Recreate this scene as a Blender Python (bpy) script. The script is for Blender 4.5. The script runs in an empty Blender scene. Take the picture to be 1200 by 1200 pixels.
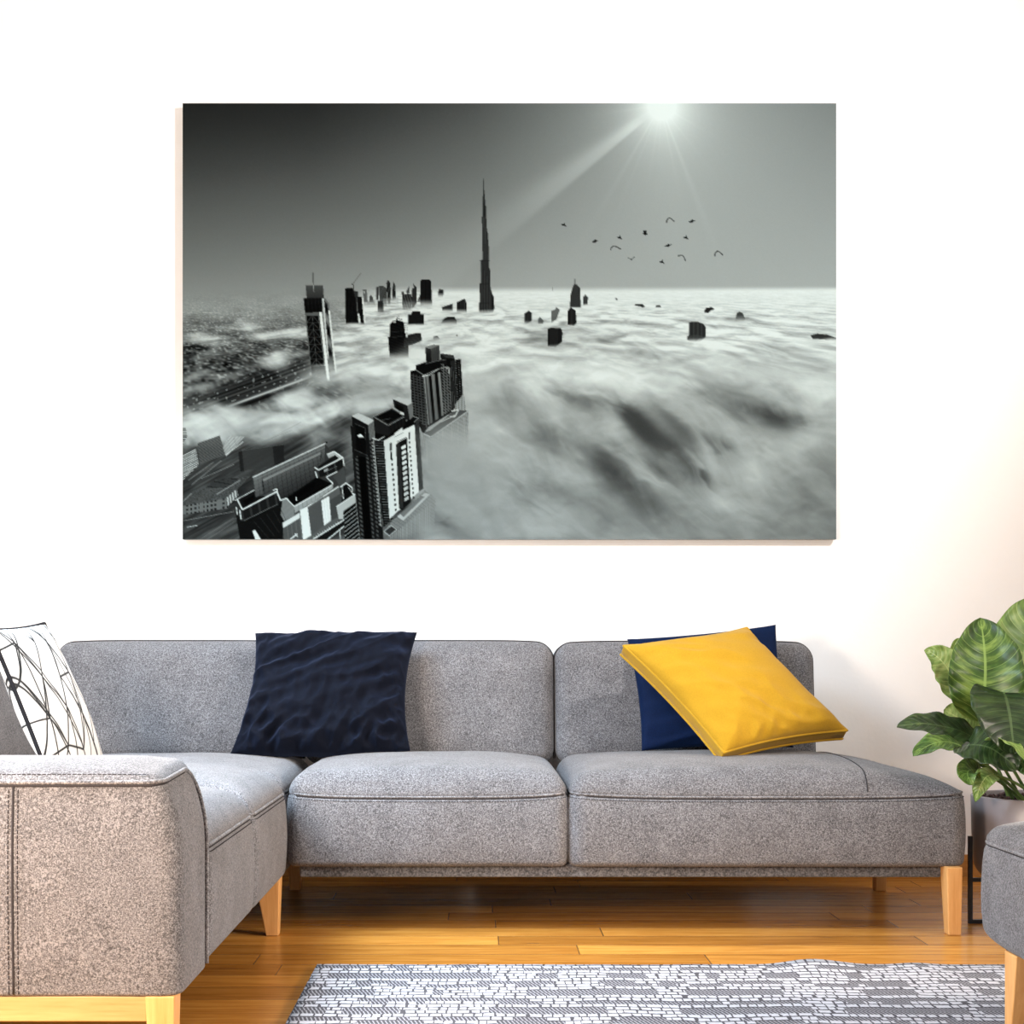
import bpy, bmesh, math, random
import numpy as np
from mathutils import Vector, Matrix, noise

scene = bpy.context.scene
COL = scene.collection
PI = math.pi

# ---------------------------------------------------------------- helpers
CAM_H, F_PX, CX, CY = 0.76, 1600.0, 560.0, 775.0
def at(px, py, y):
    """the point of the room that stands y metres in front of the camera at picture position px, py"""
    return Vector(((px - CX) * y / F_PX, y, CAM_H - (py - CY) * y / F_PX))

def thing(name, label, cat, loc=(0, 0, 0), group=None):
    o = bpy.data.objects.new(name, None); COL.objects.link(o)
    o.empty_display_size = .1; o.location = loc
    o['label'] = label; o['category'] = cat
    if group: o['group'] = group
    return o

def tag(o, label, cat, group=None):
    o['label'] = label; o['category'] = cat
    if group: o['group'] = group
    return o

def link(name, me, mat, parent=None, smooth=True):
    o = bpy.data.objects.new(name, me); COL.objects.link(o)
    if mat: me.materials.append(mat)
    if smooth:
        me.polygons.foreach_set('use_smooth', [True] * len(me.polygons))
    if parent:
        o.parent = parent
        o.matrix_parent_inverse = Matrix.Translation(parent.location).inverted()
    return o

class MB:
    """collects vertices and faces of one mesh"""
    def __init__(self): self.v = []; self.f = []
    def add(self, vs, fs):
        b = len(self.v); self.v += [tuple(p) for p in vs]; self.f += [tuple(i + b for i in f) for f in fs]
        return self
    def box(self, x0, x1, y0, y1, z0, z1):
        return self.add([(x0, y0, z0), (x1, y0, z0), (x1, y1, z0), (x0, y1, z0), (x0, y0, z1), (x1, y0, z1), (x1, y1, z1), (x0, y1, z1)],
                        [(0, 3, 2, 1), (4, 5, 6, 7), (0, 1, 5, 4), (1, 2, 6, 5), (2, 3, 7, 6), (3, 0, 4, 7)])
    def frustum(self, b, t):
        """bottom and top rectangles (x0, x1, y0, y1, z)"""
        def r(q): return [(q[0], q[2], q[4]), (q[1], q[2], q[4]), (q[1], q[3], q[4]), (q[0], q[3], q[4])]
        return self.add(r(b) + r(t), [(0, 3, 2, 1), (4, 5, 6, 7), (0, 1, 5, 4), (1, 2, 6, 5), (2, 3, 7, 6), (3, 0, 4, 7)])
    def tube(self, pts, r, n=8, closed=False, r_end=None):
        pts = [Vector(p) for p in pts]; m = len(pts); vs = []; fs = []
        up = None
        for i, p in enumerate(pts):
            a = pts[(i - 1) % m] if (closed or i) else p; c = pts[(i + 1) % m] if (closed or i < m - 1) else p
            d = (c - a).normalized() if (c - a).length > 1e-9 else Vector((0, 0, 1))
            if up is None:
                up = d.orthogonal().normalized()
            else:
                up = up - d * up.dot(d)
                up = up.normalized() if up.length > 1e-6 else d.orthogonal().normalized()
            w = d.cross(up)
            rr = r if r_end is None else r + (r_end - r) * i / (m - 1)
            for k in range(n):
                t = 2 * PI * k / n
                vs.append(p + (up * math.cos(t) + w * math.sin(t)) * rr)
        for i in range(m if closed else m - 1):
            for k in range(n):
                a = i * n + k; b = i * n + (k + 1) % n; j = (i + 1) % m
                fs.append((a, b, j * n + (k + 1) % n, j * n + k))
        if not closed:
            fs.append(tuple(range(n))[::-1]); fs.append(tuple((m - 1) * n + k for k in range(n)))
        return self.add(vs, fs)
    def lathe(self, prof, cx, cy, n=48):
        vs = []; fs = []
        for (r, z) in prof:
            for k in range(n):
                t = 2 * PI * k / n; vs.append((cx + r * math.cos(t), cy + r * math.sin(t), z))
        for i in range(len(prof) - 1):
            for k in range(n):
                fs.append((i * n + k, i * n + (k + 1) % n, (i + 1) * n + (k + 1) % n, (i + 1) * n + k))
        return self.add(vs, fs)
    def grid(self, P):
        n, m = len(P), len(P[0]); vs = [p for row in P for p in row]
        fs = [(i * m + j, i * m + j + 1, (i + 1) * m + j + 1, (i + 1) * m + j) for i in range(n - 1) for j in range(m - 1)]
        return self.add(vs, fs)
    def build(self, name, mat, parent=None, smooth=True, weld=False, bevel=0):
        me = bpy.data.meshes.new(name); me.from_pydata(self.v, [], self.f); me.update()
        if weld or True:
            bm = bmesh.new(); bm.from_mesh(me)
            if weld: bmesh.ops.remove_doubles(bm, verts=bm.verts, dist=1e-5)
            bmesh.ops.recalc_face_normals(bm, faces=bm.faces)
            bm.to_mesh(me); bm.free()
        o = link(name, me, mat, parent, smooth)
        if bevel:
            b = o.modifiers.new('bevel', 'BEVEL'); b.width = bevel; b.segments = 3; b.limit_method = 'ANGLE'
            w = o.modifiers.new('wn', 'WEIGHTED_NORMAL')
        return o

def levels(h, r, step, extra=()):
    """sample positions from -h to h, dense inside the rounded zone"""
    a = [-h + r * (1 - math.cos(PI / 2 * k / 7)) * 1.0 for k in range(8)]
    n = max(2, int((2 * h - 2 * r) / step)); mid = [-h + r + (2 * h - 2 * r) * k / n for k in range(1, n)]
    b = [-q for q in reversed(a)]
    return sorted(set(round(t, 6) for t in a + mid + b + [e for e in extra if -h < e < h]))

def soft_box(x0, x1, y0, y1, z0, z1, r, deform=None, step=.03, zextra=(), rz=None, rb=None):
    """a box with rounded edges (radius r, vertical edges rz), its vertices moved by deform(point, centre, half)"""
    c = Vector(((x0 + x1) / 2, (y0 + y1) / 2, (z0 + z1) / 2)); h = Vector(((x1 - x0) / 2, (y1 - y0) / 2, (z1 - z0) / 2))
    rz = rz or r; rtop = r; rbot = rb or r
    L = [levels(h.x, max(r, rz), step), levels(h.y, max(r, rz), step), levels(h.z, rtop, step, [z - c.z for z in zextra] + ([-h.z + rbot * k / 4 for k in (1, 2, 3, 4)] if rb else []))]
    if rb:
        for a, hh in ((0, h.x), (1, h.y)):
            L[a] = sorted(set(L[a] + [round(sg * (hh - rbot * k / 4), 6) for k in (1, 2, 3) for sg in (-1, 1)]))
    idx = {}; vs = []; fs = []
    def vid(p):
        k = (round(p[0], 5), round(p[1], 5), round(p[2], 5))
        if k not in idx:
            idx[k] = len(vs)
            q = Vector(p); r = rtop if q.z > 0 else rbot
            # vertical edges first
            dx = max(abs(q.x) - (h.x - rz), 0); dy = max(abs(q.y) - (h.y - rz), 0)
            bx, by = q.x, q.y
            if dx > 0 and dy > 0:
                m = max(dx, dy); l = math.hypot(dx, dy)
                bx = math.copysign(h.x - rz + dx / l * m, q.x); by = math.copysign(h.y - rz + dy / l * m, q.y)
            # distance inwards from the side outline and from the top
            dz = max(abs(q.z) - (h.z - r), 0)
            din = min(min(h.x - abs(q.x), h.y - abs(q.y)), r)
            e = r - din
            if dz > 0 and e > 0:
                m = max(dz, e); l = math.hypot(dz, e)
                e2 = e / l * m; z2 = h.z - r + dz / l * m
                # slide in along the outline towards the centre line
                shrink = (e - e2)
                ox, oy = 0., 0.
                wx = max(abs(bx) - (h.x - rz), 0); wy = max(abs(by) - (h.y - rz), 0)
                if wx + wy > 0:
                    n = math.hypot(wx, wy); ox, oy = wx / n * math.copysign(1, bx), wy / n * math.copysign(1, by)
                elif h.x - abs(bx) < h.y - abs(by): ox = math.copysign(1, bx)
                else: oy = math.copysign(1, by)
                bx -= ox * shrink; by -= oy * shrink
                q = Vector((bx, by, math.copysign(z2, q.z)))
            else:
                q = Vector((bx, by, q.z))
            if deform: q = deform(q, h)
            vs.append(q + c)
        return idx[k]
    for a in range(3):
        u, w = [(1, 2), (2, 0), (0, 1)][a]
        for s in (-1, 1):
            for i in range(len(L[u]) - 1):
                for j in range(len(L[w]) - 1):
                    q = []
                    for (di, dj) in ((0, 0), (1, 0), (1, 1), (0, 1)):
                        p = [0, 0, 0]; p[a] = s * h[a]; p[u] = L[u][i + di]; p[w] = L[w][j + dj]; q.append(vid(p))
                    if len(set(q)) == 4: fs.append(q if s > 0 else q[::-1])
    m = MB(); m.add(vs, fs); return m

def outline(x0, x1, y0, y1, r, z, n=8, grow=0.):
    """a closed rounded rectangle at height z"""
    pts = []
    x0 -= grow; x1 += grow; y0 -= grow; y1 += grow; r += grow
    for cx, cy, a in ((x1 - r, y0 + r, -90), (x1 - r, y1 - r, 0), (x0 + r, y1 - r, 90), (x0 + r, y0 + r, 180)):
        for k in range(n + 1):
            t = math.radians(a + 90 * k / n); pts.append(Vector((cx + r * math.cos(t), cy + r * math.sin(t), z)))
    return pts

def resample(pts, step, closed=False):
    pts = [Vector(p) for p in pts]
    if closed: pts = pts + [pts[0]]
    out = [pts[0]]; acc = 0
    for a, b in zip(pts[:-1], pts[1:]):
        L = (b - a).length
        if L < 1e-9: continue
        t = step - acc
        while t <= L:
            out.append(a.lerp(b, t / L)); t += step
        acc = (acc + L) % step
    return out

def stitches(m, pts, step=.007, ln=.0042, r=.0011, closed=False):
    q = resample(pts, step, closed)
    for a, b in zip(q[:-1], q[1:]):
        d = (b - a).normalized()
        m.tube([a, a + d * ln], r, 4)

# ---------------------------------------------------------------- materials
def new_mat(name):
    m = bpy.data.materials.new(name); m.use_nodes = True
    nt = m.node_tree; b = nt.nodes['Principled BSDF']
    return m, nt, b

def nd(nt, t, **kw):
    n = nt.nodes.new(t)
    for k, v in kw.items():
        if k.startswith('i_'):
            n.inputs[int(k[2:]) if k[2:].isdigit() else k[2:]].default_value = v
        else: setattr(n, k, v)
    return n

def ramp(nt, fac, stops):
    r = nt.nodes.new('ShaderNodeValToRGB')
    e = r.color_ramp.elements
    while len(e) < len(stops): e.new(.5)
    for el, (p, c) in zip(e, stops): el.position = p; el.color = (*c, 1)
    nt.links.new(fac, r.inputs[0]); return r.outputs[0]

def mixc(nt, fac, a, b, mode='MIX'):
    n = nt.nodes.new('ShaderNodeMix'); n.data_type = 'RGBA'; n.blend_type = mode
    for s, v in ((n.inputs[0], fac), (n.inputs[6], a), (n.inputs[7], b)):
        if hasattr(v, 'links'): nt.links.new(v, s)
        elif isinstance(v, (int, float)): s.default_value = v
        else: s.default_value = (*v, 1)
    return n.outputs[2]

def mth(nt, op, a, b=None, c=None):
    n = nt.nodes.new('ShaderNodeMath'); n.operation = op
    for i, v in enumerate((a, b, c)):
        if v is None: continue
        if hasattr(v, 'links'): nt.links.new(v, n.inputs[i])
        else: n.inputs[i].default_value = v
    return n.outputs[0]

def coords(nt, scale=(1, 1, 1), kind='Object', rot=(0, 0, 0)):
    t = nt.nodes.new('ShaderNodeTexCoord'); m = nt.nodes.new('ShaderNodeMapping')
    m.inputs['Scale'].default_value = scale; m.inputs['Rotation'].default_value = rot
    nt.links.new(t.outputs[kind], m.inputs[0]); return m.outputs[0]

def noise_tex(nt, co, scale, detail=3, rough=.5, out='Fac', dist=0.):
    n = nd(nt, 'ShaderNodeTexNoise'); n.inputs['Scale'].default_value = scale; n.inputs['Detail'].default_value = detail
    n.inputs['Roughness'].default_value = rough; n.inputs['Distortion'].default_value = dist
    nt.links.new(co, n.inputs['Vector']); return n.outputs[out]

def bump(nt, b, h, strength, dist):
    n = nd(nt, 'ShaderNodeBump'); n.inputs['Strength'].default_value = strength; n.inputs['Distance'].default_value = dist
    nt.links.new(h, n.inputs['Height']); nt.links.new(n.outputs[0], b.inputs['Normal'])

def felt(name, dark, mid, light, scale=230, sheen=.12):
    m, nt, b = new_mat(name); co = coords(nt)
    n1 = noise_tex(nt, co, scale, 2.5, .62); n2 = noise_tex(nt, co, 14, 3)
    n3 = noise_tex(nt, co, scale * .5, 2, .6)
    f = mth(nt, 'ADD', mth(nt, 'ADD', mth(nt, 'MULTIPLY', n1, .5), mth(nt, 'MULTIPLY', n3, .38)), mth(nt, 'MULTIPLY', n2, .12))
    c = ramp(nt, f, [(.385, dark), (.5, mid), (.615, light)])
    nt.links.new(c, b.inputs['Base Color']); b.inputs['Roughness'].default_value = .92
    b.inputs['Specular IOR Level'].default_value = .15
    b.inputs['Sheen Weight'].default_value = sheen; b.inputs['Sheen Roughness'].default_value = .5
    bump(nt, b, n1, .35, .002)
    return m

def plain(name, col, rough=.5, spec=.3, metal=0.):
    m, nt, b = new_mat(name)
    n = noise_tex(nt, coords(nt), 60, 3)
    c = mixc(nt, n, tuple(x * .92 for x in col), tuple(min(1, x * 1.08) for x in col))
    nt.links.new(c, b.inputs['Base Color']); b.inputs['Roughness'].default_value = rough
    b.inputs['Specular IOR Level'].default_value = spec; b.inputs['Metallic'].default_value = metal
    return m

def cloth(name, col, weave=420, rough=.85, sheen=.2, spec=.15, var=.25):
    m, nt, b = new_mat(name); co = coords(nt)
    n1 = noise_tex(nt, co, weave, 2); n2 = noise_tex(nt, co, 18, 3)
    f = mth(nt, 'ADD', mth(nt, 'MULTIPLY', n1, .7), mth(nt, 'MULTIPLY', n2, .3))
    c = ramp(nt, f, [(.3, tuple(x * (1 - var) for x in col)), (.7, tuple(min(1, x * (1 + var)) for x in col))])
    nt.links.new(c, b.inputs['Base Color']); b.inputs['Roughness'].default_value = rough
    b.inputs['Sheen Weight'].default_value = sheen; b.inputs['Specular IOR Level'].default_value = spec
    bump(nt, b, n1, .2, .001)
    return m

def wood(name, dark, light, axis='Z', scale=1.0, rough=.45):
    m, nt, b = new_mat(name)
    s = {'X': (1.5, 22, 22), 'Y': (22, 1.5, 22), 'Z': (22, 22, 1.5)}[axis]
    co = coords(nt, tuple(q * scale for q in s))
    n1 = noise_tex(nt, co, 2.2, 5, .6, dist=.4); n2 = noise_tex(nt, co, 9, 3, .6)
    f = mth(nt, 'ADD', mth(nt, 'MULTIPLY', n1, .7), mth(nt, 'MULTIPLY', n2, .3))
    c = ramp(nt, f, [(.33, dark), (.66, light)])
    nt.links.new(c, b.inputs['Base Color']); b.inputs['Roughness'].default_value = rough
    b.inputs['Specular IOR Level'].default_value = .35
    return m
# ---------------------------------------------------------------- the printed picture (grey values, painted with numpy)
AX0, AX1, AY0, AY1 = 214.0, 980.0, 121.0, 632.0
AW, AH, ASS = 720, 480, 2

def paint_picture():
    rng = np.random.RandomState(11)
    W, H = AW * ASS, AH * ASS
    kx, ky = W / (AX1 - AX0), H / (AY1 - AY0)
    X, Y = np.meshgrid((np.arange(W) + .5) / kx + AX0, (np.arange(H) + .5) / ky + AY0)
    X = X.astype(np.float32); Y = Y.astype(np.float32)

    def vnoise(x, y, seed):
        r = np.random.RandomState(seed).rand(256, 256).astype(np.float32)
        xi = np.floor(x).astype(np.int32); yi = np.floor(y).astype(np.int32)
        fx = x - xi; fy = y - yi
        fx = fx * fx * fx * (fx * (fx * 6 - 15) + 10); fy = fy * fy * fy * (fy * (fy * 6 - 15) + 10)
        a = r[yi & 255, xi & 255]; b = r[yi & 255, (xi + 1) & 255]
        c = r[(yi + 1) & 255, xi & 255]; d = r[(yi + 1) & 255, (xi + 1) & 255]
        return (a * (1 - fx) + b * fx) * (1 - fy) + (c * (1 - fx) + d * fx) * fy

    def fbm(x, y, seed, octs=5, gain=.5):
        s = 0; a = 1.; t = 0
        for i in range(octs):
            s = s + a * vnoise(x * 2 ** i + 17.3 * i, y * 2 ** i + 9.1 * i, seed + i); t += a; a *= gain
        return s / t

    def gauss(cx, cy, rx, ry, ang=0):
        c, s = math.cos(math.radians(ang)), math.sin(math.radians(ang))
        dx, dy = X - cx, Y - cy
        return np.exp(-(((dx * c + dy * s) / rx) ** 2 + ((-dx * s + dy * c) / ry) ** 2))

    def sm(e0, e1, v):
        t = np.clip((v - e0) / (e1 - e0), 0, 1); return t * t * (3 - 2 * t)

    # sky
    fx = np.clip((X - AX0) / (AX1 - AX0), 0, 1)
    top = np.interp(fx, [0, .2, .45, .62, .75, 1], [48, 52, 78, 112, 140, 122])
    low = np.interp(fx, [0, .3, .55, 1], [140, 152, 166, 170])
    ty = np.clip((Y - 121) / 215, 0, 1)
    sky = top + (low - top) * ty ** np.interp(fx, [0, .6, 1], [1.2, .95, .9])
    d = np.hypot(X - 774, (Y - 124))
    sky = sky + 86 * np.exp(-(d / 32) ** 1.3) + 62 * np.exp(-d / 95) * (1 - ty * .3)
    ang = np.degrees(np.arctan2(Y - 124, X - 774))
    for a0, wd, amp, ln in ((120, 1.6, 15, 110), (112, 1.2, 9, 90), (99, 1.5, 10, 60), (78, 1.2, 12, 70), (69, 1.8, 16, 130), (92, 1.5, 8, 50),
                            (150, 2, 9, 45), (30, 2, 9, 45), (52, 1.5, 8, 60), (172, 2.5, 8, 60)):
        sky = sky + .6 * amp * np.exp(-((ang - a0) / wd) ** 2) * np.exp(-(d / ln) ** 2) * sm(8, 26, d)
    # the broad beam: axis from the sun to (560, 283)
    ux, uy = -.801, .598
    al = (X - 774) * ux + (Y - 124) * uy; ac = -(X - 774) * uy + (Y - 124) * ux   # ac > 0 : above the axis
    hw = 3 + al * .085
    tt = ac / np.maximum(hw, 1)
    beam = np.exp(-np.where(tt > 0, (tt / .95) ** 2, (tt / .7) ** 6)) * sm(18, 45, al) * (1 - .8 * sm(60, 290, al))
    sky = sky + 30 * beam
    # horizon haze
    right = sm(430, 560, X)
    G = sky + (1 - np.abs(fx - .6)) * 0

    # fog sea in rough perspective
    dep = 1.0 / np.maximum((Y - 322) / 300, .03)
    wx = (X - 600) * dep / 95; wy = dep * 3.4
    w1 = fbm(wx * .6 + 3, wy * .6, 40, 4) - .5
    w2 = fbm(wx * .6 + 31, wy * .6 + 8, 50, 4) - .5
    n1 = fbm(wx + 2.0 * w1, wy + 2.0 * w2, 60, 6, .52)
    sx, sy = X / 70, Y / 46
    v1 = fbm(sx * .8, sy * .8, 70, 4) - .5; v2 = fbm(sx * .8 + 11, sy * .8 + 5, 80, 4) - .5
    n2 = fbm(sx * .75 + 1.3 * v1 - sy * .2, sy + 1.3 * v2 + sx * .1, 90, 6, .44)
    n1 = np.clip((n1 - n1.mean()) / n1.std() * .19 + .5, 0, 1); n2 = np.clip((n2 - n2.mean()) / n2.std() * .19 + .5, 0, 1)
    near = sm(380, 470, Y)
    nn = n1 * (1 - .75 * near) + n2 * .75 * near
    # a second, finer billow running down to the right
    bx, by = (X * .80 + Y * .60) / 60, (-X * .60 + Y * .80) / 26
    b1 = fbm(bx * .7, by * .7, 200, 4) - .5
    n3 = fbm(bx + 1.6 * b1, by + 2.2 * b1, 210, 6, .46); n3 = np.clip((n3 - n3.mean()) / n3.std() * .19 + .5, 0, 1)
    relief = (np.roll(nn, -5, 0) - np.roll(nn, 5, 0)); relief[-6:] = 0; relief[:6] = 0
    base = np.interp(Y, [338, 350, 390, 430, 480, 540, 632], [236, 229, 213, 200, 182, 168, 148])
    amp = np.interp(Y, [338, 360, 400, 470, 560, 632], [12, 42, 66, 66, 56, 44])
    fog = base + (nn - .5) * amp + (n3 - .5) * 46 * near - relief * 80 * sm(345, 380, Y) * (1 - .4 * near)
    for cx, cy, rx, ry, an, dp in ((738, 484, 34, 11, 38, 80), (752, 505, 40, 9, 50, 62), (792, 526, 44, 10, 34, 74), (722, 552, 34, 15, 36, 85), (762, 548, 40, 10, 30, 55), (800, 505, 40, 10, 42, 45), (845, 525, 26, 10, 40, 50), (820, 556, 36, 10, 30, 50), (905, 486, 42, 13, 12, 95),
                                   (855, 535, 26, 14, 35, 55), (670, 462, 40, 14, 22, 45), (765, 418, 36, 6, 14, 45), (765, 592, 55, 16, 30, 35), (840, 570, 45, 12, 28, 40),
                                   (640, 510, 26, 16, 60, 26), (630, 570, 30, 30, 0, 22), (590, 470, 20, 14, 0, 28), (935, 465, 40, 10, 20, 40), (815, 455, 50, 9, 14, 25)):
        g = gauss(cx, cy, rx, ry, an)
        fog = fog - dp * 1.05 * g * (.3 + 1.1 * sm(.25, .75, 1 - (n2 * .4 + n3 * .6)))
    for cx, cy, rx, ry, an, up in ((720, 500, 18, 14, 20, 30), (860, 395, 60, 14, 6, 18), (640, 440, 60, 16, 10, 18), (700, 440, 80, 12, 12, 20), (940, 520, 40, 18, 0, 28), (560, 430, 26, 30, 60, 20)):
        fog = fog + up * gauss(cx, cy, rx, ry, an) * (.5 + n2)
    fog = np.where(fog < 130, 130 - 62 * np.tanh((130 - fog) / 75), fog); fog = np.clip(fog, 60, 240)

    # the town on the left
    pdep = 1.0 / np.maximum((Y - 330) / 100, .06)
    px_, py_ = (X - 214) * pdep / 3.2, pdep * 42
    sp = vnoise(px_ * .9, py_ * 1.3, 120); sp2 = vnoise(px_ * .35, py_ * .5, 130); sp3 = fbm(X / 26, Y / 7, 135, 4)
    town = 128 + 70 * (sp - .5) + 60 * (sp2 - .5) + 110 * (sp3 - .5) - sm(352, 400, Y) * 44
    town = np.where(sp > .82, town + 60 - 30 * sm(380, 420, Y), town)
    haze = 1 - sm(340, 410, Y)
    town = town * (1 - haze * .82) + 158 * haze * .82
    # road belts running up to the right
    rd = (Y - 470) + (X - 260) * .36
    st = vnoise(rd / 2.2, X / 160, 150)
    road = 48 + 90 * (st - .45) + 80 * (vnoise(X / 3.5, rd / 2.2, 151) > .86)
    m = np.exp(-(rd / 20) ** 4) * (1 - sm(370, 420, X))
    town = town * (1 - m) + road * m
    l = np.exp(-((rd - 9) / 1.5) ** 2) * sm(240, 290, X) * (1 - sm(350, 370, X)); town = town * (1 - l) + 205 * l
    l = np.exp(-((rd - 14) / 2.5) ** 2) * sm(240, 290, X) * (1 - sm(340, 370, X)); town = town * (1 - l) + 18 * l
    # lower district
    lo = sm(515, 545, Y + (X - 214) * .25)
    rd2 = (Y - 560) + (X - 260) * .55
    lowt = 62 + 75 * (fbm(rd2 / 9, (X - Y) / 60, 160, 4) - .5) + 25 * (vnoise(rd2 / 2.0, X / 40, 161) - .5)
    town = town * (1 - lo) + lowt * lo
    # fog cover on the left
    cov = np.zeros_like(X)
    for cx, cy, rx, ry, an, a in ((285, 492, 62, 20, 4, 1.15), (250, 505, 45, 16, 10, .8), (345, 470, 60, 14, -12, .75), (240, 399, 50, 9, 0, .8), (330, 392, 55, 10, -6, .8), (420, 400, 55, 18, -5, 1.0),
                                  (450, 385, 60, 14, 0, .9), (245, 417, 50, 8, -10, .6), (345, 416, 40, 6, -10, .5), (400, 440, 40, 26, 0, .75), (450, 430, 40, 30, -30, .95), (470, 415, 30, 25, 0, .9),
                                  (395, 480, 60, 16, -10, .5), (440, 468, 40, 20, -25, .75), (425, 520, 34, 40, 0, .75), (400, 560, 30, 34, 0, .72), (520, 560, 40, 70, 0, 1.2), (505, 480, 40, 60, 0, 1.2), (500, 380, 50, 22, 0, 1.3),
                                  (450, 365, 40, 9, 0, 1.0), (235, 455, 40, 9, -12, .55), (460, 620, 30, 20, 0, .7), (310, 425, 60, 10, -18, .55), (400, 425, 34, 16, 0, .9), (230, 395, 30, 10, 0, .7), (300, 385, 60, 8, 0, .5), (440, 545, 50, 30, -30, .6), (380, 510, 40, 22, -30, .55), (230, 440, 30, 7, -20, .5), (330, 500, 60, 18, -10, .85)):
        cov = np.maximum(cov, a * gauss(cx, cy, rx, ry, an))
    cov = np.maximum(cov, sm(455, 545, X + 30 * (n2 - .5) + np.interp(Y, [340, 380, 450, 632], [60, 40, 10, -18])))
    cov = np.clip(sm(.1, .85, cov + (n2 - .5) * .8 + (n3 - .5) * .25), 0, 1)
    lfog = np.interp(Y, [340, 400, 480, 560, 632], [222, 206, 180, 130, 112]) + (n2 - .5) * 105 + (n3 - .5) * 50 - relief * 110
    for cx, cy, rx, ry, dp in ((430, 399, 20, 8, 30), (440, 460, 40, 14, 60), (415, 420, 26, 8, 30), (370, 452, 30, 10, 40), (285, 488, 50, 14, -25), (520, 425, 34, 40, -22), (465, 445, 26, 18, -18), (540, 600, 40, 40, -10)):
        lfog = lfog - dp * gauss(cx, cy, rx, ry)
    lfog = np.clip(lfog, 70, 238)
    leftland = town * (1 - cov) + lfog * cov
    mixr = sm(500, 590, X + np.interp(Y, [340, 632], [40, 0]))
    ground = leftland * (1 - mixr) + fog * mixr
    hz = np.interp(X, [214, 350, 480, 980], [345, 345, 340, 338])
    hs = np.interp(X, [214, 400, 520, 980], [13, 10, 5, 3.5])
    g = sm(-1, 1, (Y - hz) / hs)
    G = sky * (1 - g) + ground * g

    # ------------------------------------------------ buildings
    fadew = (n2 - .5)

    def poly(pts, val, fade=None, a=1., pat=None, soft=0):
        """fill a polygon given in picture coordinates; pat(u, v) -> value over the box of its first three corners"""
        P = np.array(pts, np.float32)
        x0 = max(int((P[:, 0].min() - AX0) * kx) - 2, 0); x1 = min(int((P[:, 0].max() - AX0) * kx) + 3, W)
        y0 = max(int((P[:, 1].min() - AY0) * ky) - 2, 0); y1 = min(int((P[:, 1].max() - AY0) * ky) + 3, H)
        if x1 <= x0 or y1 <= y0: return
        xs, ys = X[y0:y1, x0:x1], Y[y0:y1, x0:x1]
        ins = np.zeros(xs.shape, bool)
        for i in range(len(P)):
            ax, ay = P[i]; bx, by = P[(i + 1) % len(P)]
            if ay == by: continue
            c = ((ay > ys) != (by > ys)) & (xs < (bx - ax) * (ys - ay) / (by - ay) + ax)
            ins ^= c
        m = ins.astype(np.float32) * a
        if fade:
            f0, f1 = fade
            yy = ys + fadew[y0:y1, x0:x1] * (f1 - f0) * 1.2
            m = m * (1 - sm(f0, f1, yy))
        v = val
        if pat is not None:
            o = P[0]; e1 = P[1] - o; e2 = P[-1] - o
            det = e1[0] * e2[1] - e1[1] * e2[0]
            dx, dy = xs - o[0], ys - o[1]
            u = (dx * e2[1] - dy * e2[0]) / det; w = (e1[0] * dy - e1[1] * dx) / det
            v = pat(u, w)
        G[y0:y1, x0:x1] = G[y0:y1, x0:x1] * (1 - m) + v * m

    def line(ax, ay, bx, by, w, val, a=1., fade=None):
        dx, dy = bx - ax, by - ay; L = math.hypot(dx, dy) or 1
        w = w * .58; nx, ny = -dy / L * w / 2, dx / L * w / 2
        poly([(ax + nx, ay + ny), (bx + nx, by + ny), (bx - nx, by - ny), (ax - nx, ay - ny)], val, fade, a)

    def conv(ox, oy, s):
        return lambda *p: [(ox + p[i] / s, oy + p[i + 1] / s) for i in range(0, len(p), 2)]

    def mline(T, pts, w, val, a=1.):
        q = T(*pts)
        for (ax, ay), (bx, by) in zip(q[:-1], q[1:]): line(ax, ay, bx, by, w, val, a)

    frac = lambda t: t - np.floor(t)
    def stripes(n, lo_, hi_, duty=.5, ax=0):
        return lambda u, w: np.where(frac((u if ax == 0 else w) * n) < duty, lo_, hi_)
    def windows(nu, nv, lo_, hi_, du=.5, dv=.55):
        return lambda u, w: np.where((frac(u * nu) < du) & (frac(w * nv) < dv), lo_, hi_)

    # distant group and the spire tower
    A = conv(340, 310, 7.5)
    poly(A(640, 220, 675, 220, 682, 330, 650, 330), 95, (352, 358)); poly(A(648, 235, 660, 235, 660, 255, 650, 255), 180)
    poly(A(697, 330, 697, 285, 712, 268, 728, 285, 732, 330), 75, (352, 362))
    poly(A(680, 330, 740, 310, 760, 400, 665, 410), 120, (352, 362), .8)
    poly(A(757, 200, 778, 195, 780, 310, 760, 310), 60, (350, 362))
    poly(A(780, 190, 815, 185, 850, 210, 852, 370, 790, 370), 70, (350, 364), 1, stripes(4, 55, 88))
    poly(A(770, 320, 820, 318, 822, 420, 772, 420), 48, (358, 370))
    poly(A(848, 165, 856, 145, 866, 136, 880, 160, 888, 240, 882, 350, 858, 350), 40, (350, 362), 1, stripes(2, 30, 60))
    poly(A(898, 230, 905, 185, 911, 150, 925, 185, 932, 300, 900, 320), 42, (346, 356))
    poly(A(820, 300, 950, 290, 960, 400, 820, 400), 150, (350, 362), .5)
    poly(A(983, 240, 1000, 240, 1005, 262, 1060, 258, 1070, 290, 1066, 400, 990, 400), 55, (352, 366), 1, stripes(5, 40, 75))
    poly(A(1020, 240, 1048, 190, 1052, 250, 1030, 260), 75)
    poly(A(1072, 212, 1090, 205, 1080, 165, 1115, 205, 1112, 340, 1068, 400), 50, (352, 366))
    poly(A(1115, 330, 1145, 260, 1145, 330), 70, (350, 360))
    B = conv(480, 200, 6)
    poly(B(75, 780, 85, 765, 140, 765, 152, 780, 160, 960, 75, 960), 26, (350, 362), 1, stripes(5, 20, 34))
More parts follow.
